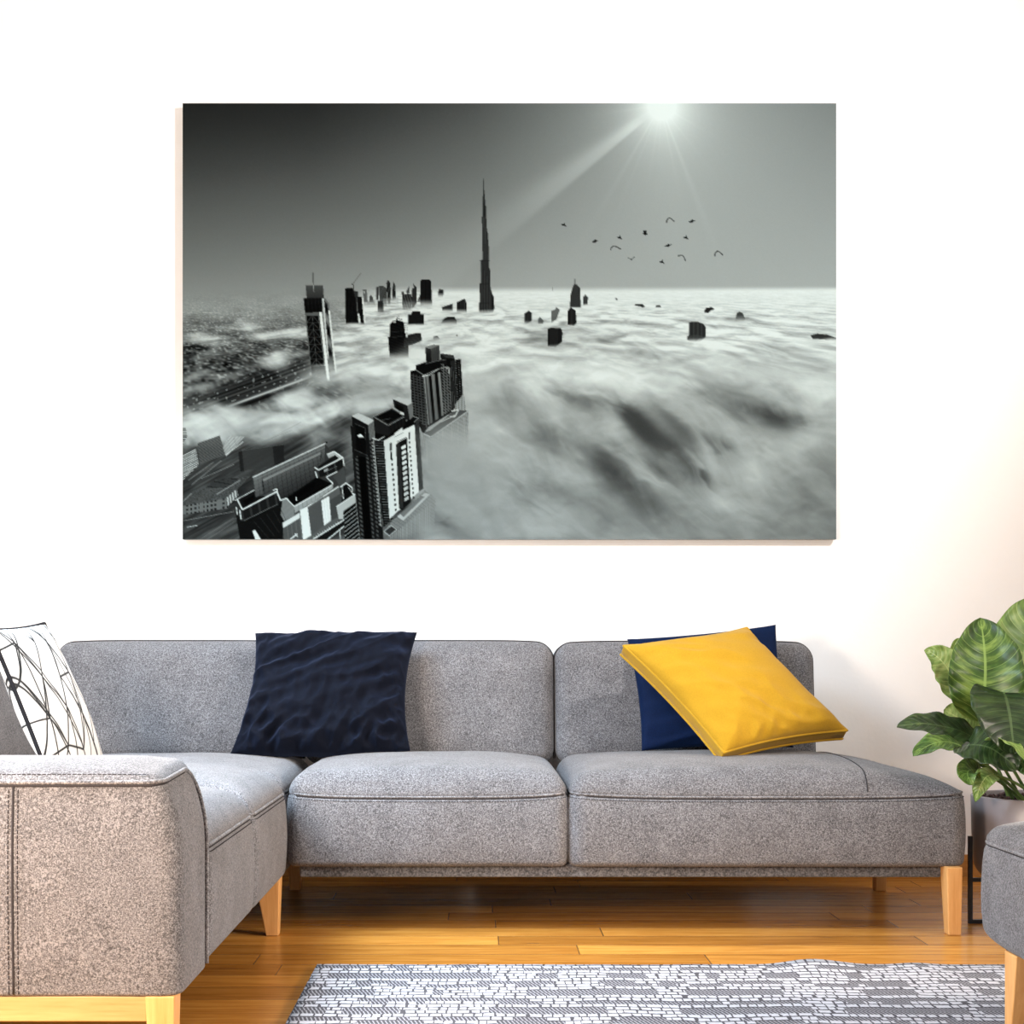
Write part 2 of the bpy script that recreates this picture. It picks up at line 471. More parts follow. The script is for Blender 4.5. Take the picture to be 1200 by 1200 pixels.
    poly(B(203, 842, 210, 832, 240, 838, 236, 900, 199, 898), 70, (344, 351)); poly(B(208, 845, 236, 845, 236, 860, 208, 860), 40)
    poly(B(227, 960, 302, 935, 303, 992, 232, 990), 48, (362, 367))
    poly(B(332, 925, 388, 900, 402, 935, 403, 1005, 332, 1000), 40, (362, 369), 1, stripes(4, 34, 60, .7))
    poly(B(-10, 1010, 12, 1010, 20, 990, 75, 990, 77, 1010, 103, 1010, 103, 1086, -10, 1080), 30, (379, 383))
    poly(B(206, 1095, 240, 1042, 265, 1028, 315, 1028, 332, 1055, 330, 1100), 62, (376, 385))
    poly(B(163, 1190, 170, 1165, 195, 1160, 212, 1180, 205, 1195), 70, (394, 400)); poly(B(325, 1155, 335, 1152, 340, 1166), 60)
    tower = B(518, 55, 521, 55, 524, 130, 531, 195, 532, 245, 538, 250, 541, 345, 545, 430, 550, 432, 553, 485, 556, 490, 558, 600, 560, 685, 566, 690, 570, 835, 576, 845,
              580, 880, 590, 885, 596, 970, 580, 1010, 487, 1010, 487, 928, 494, 925, 492, 795, 504, 790, 501, 630, 513, 627, 512, 560, 511, 480, 508, 325, 514, 322, 514, 250, 515, 190, 517, 130)
    poly(tower, 52, (362, 368))
    for i, x in enumerate((500, 508, 518, 527, 536, 546, 556, 565)):
        poly(B(x, 640 + 20 * i, x + 3, 640 + 20 * i, x + 4, 1000, x + 1, 1000), 84 if i % 2 else 34, (362, 368), .7)
    for x, t in ((518, 330), (530, 330), (545, 500)): poly(B(x, t, x + 4, t, x + 6, 630, x + 2, 630), 80, None, .6)
    poly(B(519, 130, 523, 130, 527, 320, 518, 320), 28, None, .8)
    poly(B(576, 850, 592, 890, 596, 965, 580, 985), 30, (360, 366), .8)
    for y in (632, 795, 928): poly(B(490, y, 565, y, 565, y + 6, 490, y + 6), 32, None, .45)
    # right hand islands in the fog
    C = conv(600, 320, 4.615)
    for px0, py0, r, dd in ((636, 398, 24, 70), (866, 374, 16, 45), (653, 385, 14, 30), (628, 380, 16, 20), (524, 376, 20, 25), (680, 392, 20, 20), (700, 398, 30, 18)):
        G -= dd * gauss(px0, py0, r, r * .38) * (.5 + n2)
    poly(C(335, 60, 350, 62, 368, 82, 372, 188, 312, 188, 316, 120, 325, 85), 56, (359, 362), 1, stripes(4, 46, 72))
    poly(C(338, 32, 342, 32, 342, 62, 338, 62), 80); poly(C(300, 205, 318, 186, 344, 203, 349, 268, 335, 286, 300, 280), 36, (377, 383), 1, stripes(3, 28, 50))
    poly(C(383, 128, 390, 125, 395, 114, 402, 125, 410, 130, 409, 168, 384, 178), 66, (355, 359))
    poly(C(67, 218, 78, 212, 90, 203, 107, 216, 107, 258, 68, 282), 46, (374, 381))
    poly(C(140, 252, 150, 237, 170, 256, 168, 276, 140, 274), 88, (376, 380)); poly(C(213, 205, 232, 198, 240, 184, 258, 200, 240, 250, 212, 270), 85, (372, 380), .9)
    poly(C(192, 302, 210, 295, 265, 299, 273, 322, 270, 372, 235, 400, 192, 396), 34, (400, 407), 1, stripes(3, 24, 52, .55))
    poly(C(957, 265, 1000, 262, 1033, 274, 1048, 296, 1045, 350, 1008, 356, 985, 384, 945, 358, 957, 330), 52, (396, 403), 1, stripes(2, 66, 50, .3))
    poly(C(945, 340, 1000, 332, 1045, 348, 990, 386, 945, 360), 70, (397, 403), .7)
    poly(C(660, 175, 668, 167, 705, 168, 720, 182, 705, 187, 690, 180), 40, None, .9); poly(C(775, 184, 780, 174, 800, 176, 806, 186), 55)
    poly(C(1040, 200, 1050, 188, 1078, 184, 1095, 196, 1075, 202, 1060, 216, 1040, 214), 46, (364, 370)); poly(C(558, 136, 566, 136, 572, 146, 562, 146), 70); poly(C(217, 76, 220, 76, 220, 96, 217, 96), 110)
    poly([(863, 367), (866, 365), (870, 367), (873, 374), (870, 378), (861, 377)], 70, (369, 378))
    poly([(949, 393), (957, 391), (968, 392), (980, 396), (980, 404), (966, 398), (952, 397)], 58, (397, 403))
    # leaning tower with a mast
    poly(A(138, 185, 292, 185, 300, 298, 148, 298), 70, None, 1, lambda u, w: 78 - 22 * w + 0 * u)
    poly(A(120, 297, 282, 297, 287, 418, 132, 424), 14, None, 1, lambda u, w: 12 + 16 * (frac(u * 5) < .2) + 10 * (1 - w))
    poly(A(280, 296, 312, 296, 345, 345, 412, 985, 335, 985, 285, 420), 110, (424, 446), 1, lambda u, w: 110 + 0 * u)
    poly(A(284, 300, 300, 300, 345, 840, 330, 840), 210, (415, 425)); poly(A(300, 310, 330, 345, 375, 830, 345, 850), 60, (412, 424), 1, lambda u, w: 70 + 60 * np.sin(w * 17 + 3))
    poly(A(338, 402, 352, 402, 414, 970, 400, 975), 236, (434, 442))
    poly(A(132, 422, 262, 420, 310, 900, 182, 900), 92, (424, 432))
    poly(A(146, 445, 248, 445, 300, 895, 186, 895), 12, (424, 434), 1,
         lambda u, w: np.where((frac(w * 7) < .07) | (np.abs(u - .5) < .03), 78, np.where(np.abs(np.abs(u - .5) * 2 - frac(w * 7)) < .10, 62, 13)))
    poly(A(186, 895, 310, 890, 325, 1070, 210, 1070), 60, (430, 452), .7)
    poly(A(258, 420, 280, 420, 352, 1030, 330, 1034), 246, (444, 449))
    mline(A, (203, 72, 206, 185), 1.5, 62); mline(A, (207, 180, 211, 240), 1.5, 150)
    # dark pair with the crane
    poly(A(485, 210, 548, 205, 560, 230, 600, 240, 600, 282, 632, 285, 664, 530, 490, 525), 18, (377, 381), 1, lambda u, w: 16 + 14 * (frac(u * 6) < .3))
    poly(A(560, 230, 597, 238, 600, 285, 570, 290), 55); poly(A(632, 290, 645, 290, 668, 530, 652, 530), 232, (377, 381)); poly(A(595, 430, 610, 430, 625, 530, 605, 530), 225, (377, 381)); poly(A(582, 290, 590, 290, 600, 430, 590, 430), 90)
    mline(A, (552, 172, 625, 76), .8, 70); mline(A, (540, 172, 560, 178, 560, 222), 1.6, 60)
    # terraced block in the middle
    poly(A(863, 636, 880, 630, 878, 525, 905, 495, 935, 490, 938, 450, 946, 490, 990, 500, 1005, 522, 1010, 600, 1040, 640, 1040, 820, 880, 860), 16, (412, 424), 1, lambda u, w: 14 + 14 * (frac(u * 9) < .25))
    poly(A(1030, 620, 1100, 604, 1150, 604, 1160, 668, 1100, 695, 1000, 725, 1000, 650), 40, None, 1, lambda u, w: 26 + 45 * (frac(u * 5 + w * 3) < .3))
    for px0, py0, pw, ph in ((946, 455, 20, 30), (966, 475, 26, 20), (1002, 508, 24, 34), (1012, 545, 24, 40), (1018, 600, 16, 40), (905, 500, 24, 10)):
        poly(A(px0, py0, px0 + pw, py0, px0 + pw, py0 + ph, px0, py0 + ph), 215, None, 1, windows(2, 3, 60, 225, .5, .4))
    mline(A, (868, 640, 1005, 630), .8, 70); mline(A, (885, 590, 1005, 585), .8, 60)
    # far tower of the near row
    N = conv(400, 390, 4.8)
    poly(N(388, 215, 420, 208, 418, 182, 445, 174, 470, 166, 560, 150, 556, 118, 632, 126, 640, 152, 668, 146, 682, 345, 625, 445, 490, 530, 460, 570, 398, 430), 17)
    poly(N(390, 225, 465, 245, 488, 540, 405, 470), 20, None, 1, windows(4, 16, 12, 66, .62, .55))
    poly(N(463, 242, 612, 208, 622, 430, 488, 520), 40, None, 1,
         lambda u, w: np.interp(frac(u * 1.0), [0, .03, .08, .1, .17, .2, .28, .3, .40, .43, .52, .55, .62, .64, .75, .78, .9, .92, 1], [150, 150, 40, 120, 110, 14, 14, 130, 110, 14, 14, 150, 140, 20, 20, 110, 60, 14, 14]) * (1 - .25 * w))
    poly(N(560, 160, 612, 205, 622, 430, 575, 465), 22, None, 1, windows(3, 18, 14, 92, .6, .55))
    poly(N(612, 160, 640, 152, 652, 400, 622, 430), 20, None, 1, stripes(3, 12, 70))
    poly(N(640, 156, 672, 148, 684, 345, 652, 380), 22, None, 1, windows(2, 17, 95, 14, .4, .5))
    poly(N(472, 80, 503, 90, 507, 172, 478, 168), 28); poly(N(502, 88, 552, 70, 556, 148, 507, 170), 62, None, 1, stripes(5, 56, 70)); poly(N(472, 78, 520, 66, 553, 70, 503, 90), 110)
    poly(N(556, 115, 632, 125, 636, 145, 590, 140), 60); poly(N(556, 118, 590, 140, 592, 190, 560, 150), 30)
    mline(N, (420, 208, 465, 238, 540, 205, 600, 190), 1.4, 150); mline(N, (455, 245, 500, 235), 2.2, 215); mline(N, (500, 232, 545, 205), 1.4, 200); mline(N, (590, 200, 608, 195, 606, 230), 2, 190); mline(N, (418, 184, 445, 180), 1, 90)
    mline(N, (470, 175, 530, 160, 590, 150), 1.6, 90)
    poly(N(456, 568, 500, 590, 715, 440, 712, 640, 600, 760, 478, 780), 150, (505, 545), 1, lambda u, w: 128 + 40 * (frac(u * 4.2) < .25) - 34 * ((frac(u * 9) > .6) & (frac(w * 9) < .6)))
    poly(N(640, 400, 690, 340, 700, 440, 640, 450), 120, None, 1, windows(3, 5, 80, 165, .5, .5)); poly(N(455, 562, 500, 548, 640, 432, 715, 438, 505, 588), 70)
    mline(N, (455, 562, 505, 584, 712, 440), 1.6, 205); mline(N, (620, 440, 660, 432, 640, 470, 610, 470), 2.4, 215); mline(N, (490, 548, 560, 500), 1.6, 170); mline(N, (560, 500, 640, 462), 2, 190)
    for x in (480, 545, 570, 620, 655, 690): mline(N, (x, 600 - (x - 480) * .6, x + 3, 740 - (x - 480) * .5), 1.2, 185, .55)
    # near tower with the white front
    poly(N(52, 520, 182, 600, 240, 1160, 100, 1160), 22, None, 1, lambda u, w: np.where((np.abs(u - .42) < .16), 8, np.where((frac(w * 26) < .55) & ((np.abs(u - .17) < .06) | (np.abs(u - .66) < .05) | (np.abs(u - .86) < .05)), 74, 26)))
    poly(N(60, 470, 152, 516, 165, 700, 74, 690), 24); poly(N(78, 510, 135, 535, 140, 690, 85, 660), 12); mline(N, (78, 510, 135, 535, 138, 600), 1, 85); mline(N, (75, 655, 150, 690), 1, 90)
    poly(N(90, 575, 110, 568, 132, 588, 100, 588), 230)
    poly(N(150, 516, 188, 494, 192, 575, 160, 606), 100, None, 1, stripes(6, 90, 106)); poly(N(60, 466, 98, 450, 188, 492, 151, 517), 196, None, 1, stripes(4, 205, 185))
    poly(N(182, 602, 244, 604, 290, 1045, 240, 1090), 22, None, 1, lambda u, w: np.where(frac(w * 34) < .35, 88, 14) * np.where(u < .1, .3, 1))
    poly(N(170, 600, 186, 604, 228, 1090, 214, 1080), 105, None, 1, windows(1, 24, 40, 150, .6, .5))
    poly(N(412, 505, 436, 478, 462, 872, 437, 895), 26, None, 1, stripes(32, 16, 80, .55, 1))
    poly(N(188, 600, 192, 540, 300, 480, 362, 500, 400, 470, 436, 470, 412, 520, 244, 606), 14)
    poly(N(180, 472, 266, 522, 270, 580, 190, 560), 34); poly(N(264, 522, 361, 470, 364, 520, 300, 545, 268, 580), 26, None, 1, stripes(5, 30, 22))
    poly(N(180, 470, 286, 420, 361, 466, 265, 522), 62); poly(N(196, 472, 284, 430, 345, 466, 264, 510), 12); mline(N, (180, 470, 265, 521, 360, 468, 286, 421, 180, 470), 1.0, 150); mline(N, (230, 490, 280, 480), 1.2, 90)
    poly(N(290, 372, 372, 408, 386, 488, 362, 490, 345, 450, 300, 420), 34); poly(N(305, 395, 350, 415, 352, 455, 310, 425), 14); poly(N(330, 455, 352, 462, 352, 450, 335, 440), 210)
    poly(N(372, 408, 402, 392, 406, 470, 386, 490), 108); poly(N(290, 371, 322, 359, 402, 391, 373, 409), 192)
    mline(N, (405, 470, 435, 478, 412, 500), 1.4, 150); mline(N, (176, 592, 210, 602, 244, 582), 1.8, 215)
    poly(N(240, 606, 330, 555, 412, 515, 437, 892, 272, 1045), 226)
    poly(N(240, 606, 412, 515, 437, 892, 272, 1045), 226, None, 1, lambda u, w: 214 + 22 * u)
    poly(N(300, 565, 345, 530, 348, 560, 303, 585), 225); mline(N, (300, 585, 350, 560), 1, 90)
    for i in range(14):
        v = i / 14
        x = 274 + 30 * v; y = 622 + 395 * v; hh = 44 if i < 2 else 13
        if i < 2: y = 620 + i * 48
        poly(N(x, y, x + 9, y - 4, x + 10, y + hh - 4, x + 1, y + hh), 30)
        x = 378 + 26 * v; y = 560 + 360 * v
        if i < 1: hh = 40
        else: y += 26; hh = 12
        poly(N(x, y, x + 8, y - 4, x + 9, y + hh - 4, x + 1, y + hh), 30)
    poly(N(308, 628, 325, 612, 370, 590, 392, 950, 345, 995, 325, 985), 24); poly(N(308, 628, 330, 616, 350, 985, 325, 985), 48); mline(N, (312, 605, 365, 578), 2.0, 235); mline(N, (312, 612, 367, 586), 1.2, 60)
    for i in range(11):
        v = i / 11
        x = 338 + 18 * v; y = 640 + 318 * v
        poly(N(x, y, x + 24, y - 14, x + 26, y + 4, x + 2, y + 18), 232 - i * 4)
    poly(N(236, 1130, 290, 1050, 350, 1010, 470, 880, 530, 930, 520, 1170, 236, 1170), 120, (600, 636), .85, lambda u, w: 105 + 70 * (frac(u * 5 + w * 2) < .3))
    poly(N(315, 1030, 470, 900, 500, 905, 350, 1055), 200, None, .85); poly(N(330, 1015, 450, 915, 470, 920, 350, 1035), 90, None, .8); mline(N, (350, 1055, 492, 925), 1.3, 120)
    poly(N(246, 1112, 285, 1085, 308, 1105, 272, 1135), 52); mline(N, (240, 1115, 280, 1080, 312, 1105, 270, 1140, 240, 1115), 1.4, 180); poly(N(270, 1150, 350, 1085, 500, 960, 510, 1170, 270, 1170), 130, (612, 640), .6, stripes(7, 110, 170))
    # low block left of it: roof terraces
    Q = conv(214, 500, 5.4545)
    poly(Q(0, 500, 285, 450, 290, 520, 0, 560), 104, None, .9, lambda u, w: np.where((frac(w * 2.2) < .5) & (frac(u * 11) < .45) & (frac(u * 2.6) > .25), 20, 112))
    poly(Q(0, 490, 60, 420, 300, 330, 440, 310, 350, 400, 290, 455, 0, 505), 62, None, .9, lambda u, w: 60 + 80 * (fbm(u * 12, w * 9, 170, 3) - .3)); poly(Q(150, 390, 210, 340, 370, 320, 300, 385), 44, None, .9, stripes(7, 38, 84, .6))
    poly(Q(285, 450, 350, 395, 358, 440, 292, 505), 150, None, .9, stripes(4, 215, 90)); mline(Q, (220, 430, 370, 340), 1.6, 150); mline(Q, (0, 480, 60, 425), 1.4, 150); mline(Q, (0, 600, 330, 540), 1.6, 110); mline(Q, (30, 640, 100, 628), 1.4, 190)
    mline(Q, (110, 720, 330, 580), 1.4, 120, .6); mline(Q, (160, 720, 340, 600), 1.0, 120, .6)
    poly(Q(358, 155, 650, 112, 652, 235, 372, 285), 40, None, .85, lambda u, w: 34 + 26 * (u > .08) * (u < .75)); mline(Q, (358, 155, 650, 112), 1.2, 84, .8)
    poly(Q(98, 105, 240, 55, 278, 178, 112, 235), 80, None, .92, stripes(16, 66, 98, .5, 1)); poly(Q(0, 185, 88, 140, 106, 240, 0, 345), 200, None, .95, stripes(13, 225, 18, .55, 1))
    poly(Q(0, 0, 22, 0, 32, 60, 0, 120), 200, None, .9, stripes(12, 205, 30, .5, 1)); poly(Q(260, 130, 300, 60, 400, 60, 280, 190), 190, None, .8, stripes(8, 215, 120, .6)); mline(Q, (280, 178, 390, 95), 1.4, 230)
    for a_, b_ in (((60, 370), (250, 215)), ((120, 330), (330, 240)), ((40, 340), (200, 225))): mline(Q, (*a_, *b_), 1.4, 150, .7)
    mline(Q, (570, 70, 760, -30), 1.6, 150, .6); mline(Q, (380, 150, 700, 20), 1.2, 110, .5)
    poly(Q(340, 480, 460, 405, 470, 440, 630, 440, 650, 600, 640, 725, 370, 725, 340, 540), 22)
    poly(Q(452, 322, 912, 108, 1040, 260, 1046, 380, 960, 400, 620, 480, 600, 400, 465, 445), 58)
    poly(Q(452, 325, 912, 112, 905, 300, 640, 470, 605, 395, 468, 450), 92, None, 1, lambda u, w: 96 - 30 * w - 26 * ((frac(u * 16) < .08) | (frac(w * 5) < .06)) + 10 * (u < .1))
    poly(Q(512, 335, 890, 158, 885, 175, 518, 348), 128); mline(Q, (512, 335, 520, 410), 1.4, 24); mline(Q, (450, 322, 914, 106), 2.6, 205); mline(Q, (462, 338, 912, 130), 1.2, 118); mline(Q, (888, 160, 882, 220), 1.2, 40)
    poly(Q(915, 96, 925, 94, 926, 104, 917, 106), 14)
    poly(Q(624, 480, 860, 320, 960, 365, 720, 500), 12); mline(Q, (728, 445, 730, 470), 2, 215); poly(Q(700, 440, 800, 375, 850, 350, 840, 395, 740, 450), 8)
    poly(Q(925, 180, 970, 160, 1025, 198, 1000, 210, 965, 185, 935, 200), 170); poly(Q(975, 180, 1000, 200, 880, 265, 865, 255), 26)
    poly(Q(870, 280, 1030, 200, 1035, 250, 980, 290, 880, 322), 34, None, 1, stripes(3, 26, 60, .8)); poly(Q(845, 262, 872, 280, 878, 322, 850, 310), 60); poly(Q(905, 275, 930, 262, 930, 280, 908, 290), 150)
    poly(Q(960, 320, 1035, 250, 1046, 380, 1000, 370, 985, 345), 70)
    mline(Q, (845, 258, 870, 275, 1026, 196, 970, 157, 925, 176), 2.2, 235); mline(Q, (1026, 196, 1034, 250), 2.0, 235); mline(Q, (850, 285, 862, 325), 2.4, 225); mline(Q, (905, 290, 990, 250), 1, 110)
    poly(Q(640, 470, 668, 452, 716, 505, 716, 565, 650, 600, 628, 560), 120, None, 1, stripes(5, 112, 130)); poly(Q(716, 505, 960, 365, 965, 390, 880, 450, 720, 550), 138, None, 1, stripes(9, 150, 128, .8))
    mline(Q, (625, 470, 665, 455, 716, 508, 955, 372, 962, 360, 920, 320, 990, 285), 2.2, 226)
    poly(Q(335, 475, 365, 462, 388, 520, 400, 600, 372, 600, 345, 540), 50); mline(Q, (335, 470, 462, 402), 1.8, 205); mline(Q, (350, 460, 385, 528, 605, 412, 628, 470), 2.6, 232); mline(Q, (345, 510, 352, 560), 2.2, 220); mline(Q, (368, 530, 376, 590), 2.4, 225); mline(Q, (580, 405, 605, 395, 612, 440), 2.0, 225)
    poly(Q(390, 470, 460, 430, 465, 460, 400, 500), 10); poly(Q(388, 535, 600, 422, 612, 490, 400, 598), 38, None, 1, stripes(4, 30, 52, .75)); mline(Q, (395, 598, 612, 492), 1.6, 96)
    for i in range(5): mline(Q, (455 + i * 42, 600 - i * 22, 560 + i * 30, 720 - i * 22), 1.0, 58, .8)
    poly(Q(448, 665, 465, 655, 505, 720, 470, 725), 220)
    poly(Q(640, 612, 1000, 372, 1016, 470, 1000, 610, 860, 725, 650, 725), 86)
    poly(Q(640, 612, 750, 548, 752, 580, 645, 645), 215); poly(Q(645, 645, 752, 582, 770, 725, 655, 725), 88, None, 1, stripes(4, 80, 94, .8))
    poly(Q(752, 530, 800, 506, 824, 692, 772, 725), 226); poly(Q(804, 520, 884, 470, 902, 632, 828, 690), 78); poly(Q(888, 470, 938, 440, 950, 598, 906, 630), 218, None, 1, stripes(3, 226, 205, .8)); poly(Q(940, 470, 1010, 425, 1016, 500, 990, 580, 955, 595), 70)
    mline(Q, (800, 508, 930, 425, 1000, 380), 2.4, 220); mline(Q, (820, 492, 900, 445), 2.4, 150)
    poly(Q(1010, 388, 1046, 358, 1098, 420, 1030, 470), 18); mline(Q, (1008, 385, 1046, 358, 1085, 388, 1085, 425, 1104, 432, 985, 510), 2.4, 230); mline(Q, (1020, 380, 1030, 460), 2, 200); mline(Q, (1060, 385, 1085, 420), 1.4, 190)
    poly(Q(985, 512, 1102, 434, 1112, 480, 1030, 535, 1030, 590, 1000, 590), 176); poly(Q(1028, 545, 1112, 480, 1132, 725, 1040, 725), 14, None, 1, stripes(7, 12, 170, .8, 1)); mline(Q, (1105, 440, 1135, 720), 1.4, 120)
    poly(Q(820, 725, 1030, 590, 1040, 640, 930, 725), 26)
    mline(Q, (835, 718, 1035, 592), 2.2, 228); mline(Q, (925, 722, 1035, 632), 2.2, 226); mline(Q, (1005, 650, 1010, 720), 2, 180); mline(Q, (690, 718, 735, 682), 2.4, 226); mline(Q, (720, 680, 738, 700), 2, 210)
    for i in range(13): mline(Q, (838 + i * 14, 698 - i * 8.6, 848 + i * 14, 716 - i * 8.6), .9, 205)
    # thin fog drifting over the near tower's foot and along the row
    veil = np.clip(.9 * gauss(540, 560, 40, 50) + .75 * gauss(500, 628, 40, 26) + .5 * gauss(520, 520, 30, 26) + .45 * gauss(412, 560, 14, 40) - .55 * gauss(440, 560, 34, 60), 0, .9) * sm(.25, .6, n2 + .1)
    G[:] = G * (1 - veil) + (150 + 60 * (n2 - .5)) * veil
    v = .75 * gauss(480, 412, 26, 9, -20); G[:] = G * (1 - v * .5) + 200 * v * .5
    # birds
    Bd = conv(640, 240, 5.4545)
    for cx, cy in ((115, 128), (470, 210), (893, 210), (740, 365)):
        poly(Bd(cx - 18, cy - 4, cx - 4, cy - 4, cx + 2, cy - 15, cx + 6, cy, cx + 16, cy + 12, cx + 2, cy + 8, cx - 14, cy + 5), 16)
    poly(Bd(616, 186, 624, 180, 618, 168, 642, 166, 638, 182, 650, 190, 632, 196), 14)
    for cx, cy in ((312, 232), (778, 260), (930, 105)):
        poly(Bd(cx - 22, cy + 4, cx - 6, cy - 2, cx + 2, cy - 11, cx + 10, cy - 4, cx + 26, cy - 6, cx + 10, cy + 3, cx + 4, cy + 10, cx - 14, cy + 9), 16)
    for pts in ((412, 292, 416, 274, 428, 266, 448, 268, 478, 286), (768, 118, 770, 100, 784, 84, 796, 88, 818, 108), (1077, 330, 1078, 310, 1092, 297, 1106, 302, 1128, 322), (840, 328, 860, 324, 874, 326, 884, 345, 891, 362)):
        mline(Bd, pts, 1.5, 16)
    mline(Bd, (520, 338, 545, 350, 566, 332), .9, 40); poly(Bd(538, 346, 550, 346, 546, 358), 20)
    G = G + (rng.rand(*G.shape).astype(np.float32) - .5) * 5
    G = G.reshape(AH, ASS, AW, ASS).mean(axis=(1, 3))
    G = np.where(G < 90, G * (.62 + .38 * np.clip(G, 0, 90) / 90), G)      # deep printed blacks
    return np.clip(G, 2, 246)
# ---------------------------------------------------------------- light levels and colours
ART_GAIN = .56
M = {}
M['felt'] = felt('grey_felt', (.048, .046, .048), (.118, .113, .117), (.215, .208, .216), 400)
M['felt_base'] = felt('grey_felt_base', (.045, .045, .05), (.10, .10, .108), (.17, .17, .18))
M['seam'] = plain('seam_thread', (.035, .032, .034), .9, .1)
M['welt'] = felt('welt_felt', (.06, .058, .062), (.145, .14, .145), (.27, .265, .27), 320)
M['beech'] = wood('oiled_beech', (.50, .235, .070), (.66, .36, .135), 'Z')
M['beech_rail'] = wood('oiled_beech_rail', (.40, .205, .068), (.52, .30, .125), 'X')
M['black_metal'] = plain('black_metal', (.012, .014, .018), .45, .4)

# ---------------------------------------------------------------- the room
XL, XR, YB, YF, ZC = -2.0, 3.2, 4.845, -1.6, 3.45

def wall_material():
    m, nt, b = new_mat('white_plaster'); co = coords(nt)
    n = noise_tex(nt, co, 3, 4); n2 = noise_tex(nt, co, 70, 4)
    nt.links.new(mixc(nt, n, (.875, .868, .855), (.89, .884, .874)), b.inputs['Base Color'])
    b.inputs['Roughness'].default_value = .9; b.inputs['Specular IOR Level'].default_value = .1
    bump(nt, b, n2, .12, .004); return m
M['wall'] = wall_material()

def floor_material():
    m, nt, b = new_mat('oak_planks')
    t = nd(nt, 'ShaderNodeTexCoord'); s = nd(nt, 'ShaderNodeSeparateXYZ'); nt.links.new(t.outputs['Object'], s.inputs[0])
    x, y = s.outputs[0], s.outputs[1]
    PW, PL = .118, 1.15
    row = mth(nt, 'FLOOR', mth(nt, 'DIVIDE', y, PW))
    w1 = nd(nt, 'ShaderNodeTexWhiteNoise', noise_dimensions='1D'); nt.links.new(row, w1.inputs['W'])
    xs = mth(nt, 'ADD', mth(nt, 'DIVIDE', x, PL), mth(nt, 'MULTIPLY', w1.outputs['Value'], 7.3))
    colm = mth(nt, 'FLOOR', xs)
    cv = nd(nt, 'ShaderNodeCombineXYZ'); nt.links.new(row, cv.inputs[0]); nt.links.new(colm, cv.inputs[1])
    w2 = nd(nt, 'ShaderNodeTexWhiteNoise', noise_dimensions='3D'); nt.links.new(cv.outputs[0], w2.inputs['Vector'])
    fy = mth(nt, 'FRACT', mth(nt, 'DIVIDE', y, PW)); fx = mth(nt, 'FRACT', xs)
    gy = mth(nt, 'MINIMUM', fy, mth(nt, 'SUBTRACT', 1, fy)); gx = mth(nt, 'MINIMUM', fx, mth(nt, 'SUBTRACT', 1, fx))
    gap = mth(nt, 'MAXIMUM', mth(nt, 'LESS_THAN', gy, .014), mth(nt, 'LESS_THAN', gx, .0016))
    # grain, shifted from plank to plank
    off = nd(nt, 'ShaderNodeVectorMath', operation='MULTIPLY_ADD'); nt.links.new(w2.outputs['Color'], off.inputs[0]); off.inputs[1].default_value = (9, 9, 9); nt.links.new(t.outputs['Object'], off.inputs[2])
    mp = nd(nt, 'ShaderNodeMapping'); mp.inputs['Scale'].default_value = (1.6, 24, 1); nt.links.new(off.outputs[0], mp.inputs[0])
    g1 = noise_tex(nt, mp.outputs[0], 1.6, 6, .62, dist=.6); g2 = noise_tex(nt, mp.outputs[0], 7, 3, .6)
    g = mth(nt, 'ADD', mth(nt, 'MULTIPLY', g1, .65), mth(nt, 'MULTIPLY', g2, .35))
    c = ramp(nt, g, [(.3, (.28, .098, .015)), (.5, (.49, .208, .036)), (.72, (.65, .325, .074))])
    c = mixc(nt, 1, c, ramp(nt, w2.outputs['Value'], [(0, (.66, .60, .54)), (.45, (.94, .92, .9)), (.8, (1.08, 1.08, 1.08)), (1, (1.3, 1.45, 1.75))]), 'MULTIPLY')
    c = mixc(nt, mth(nt, 'MULTIPLY', gap, .75), c, (.13, .045, .010))
    nt.links.new(c, b.inputs['Base Color'])
    b.inputs['Roughness'].default_value = .27; b.inputs['Specular IOR Level'].default_value = .42
    h = mth(nt, 'SUBTRACT', mth(nt, 'MULTIPLY', g1, .25), gap)
    bump(nt, b, h, .25, .0015); return m
M['floor'] = floor_material()

def struct(name, mb, mat, smooth=False, parent=None):
    o = mb.build(name, mat, parent, smooth)
    if not parent: o['kind'] = 'structure'
    return o
struct('floor', MB().box(XL, XR, YF, YB, -.1, 0), M['floor'])
struct('ceiling', MB().box(XL, XR, YF, YB, ZC, ZC + .12), M['wall'])
struct('wall_back', MB().box(XL - .15, XR + .15, YB, YB + .15, -.1, ZC + .12), M['wall'])
WY0, WY1, WZ0, WZ1 = 1.5, 3.9, 1.3, 3.1
wl = MB(); wl.box(XL - .15, XL, YF, WY0, -.1, ZC + .12); wl.box(XL - .15, XL, WY1, YB, -.1, ZC + .12)
wl.box(XL - .15, XL, WY0, WY1, -.1, WZ0); wl.box(XL - .15, XL, WY0, WY1, WZ1, ZC + .12)
struct('wall_left', wl, M['wall'])
struct('wall_right', MB().box(XR, XR + .15, YF, YB, -.1, ZC + .12), M['wall'])
M['white_paint'] = plain('white_paint', (.8, .8, .78), .4)
wf = MB()
wf.box(XL - .11, XL - .05, WY0, WY0 + .07, WZ0, WZ1); wf.box(XL - .11, XL - .05, WY1 - .07, WY1, WZ0, WZ1)
wf.box(XL - .11, XL - .05, WY0 + .07, WY1 - .07, WZ0, WZ0 + .07); wf.box(XL - .11, XL - .05, WY0 + .07, WY1 - .07, WZ1 - .07, WZ1)
wf.box(XL - .11, XL - .05, (WY0 + WY1) / 2 - .035, (WY0 + WY1) / 2 + .035, WZ0 + .07, WZ1 - .07)
win = struct('window_1', wf, M['white_paint'])
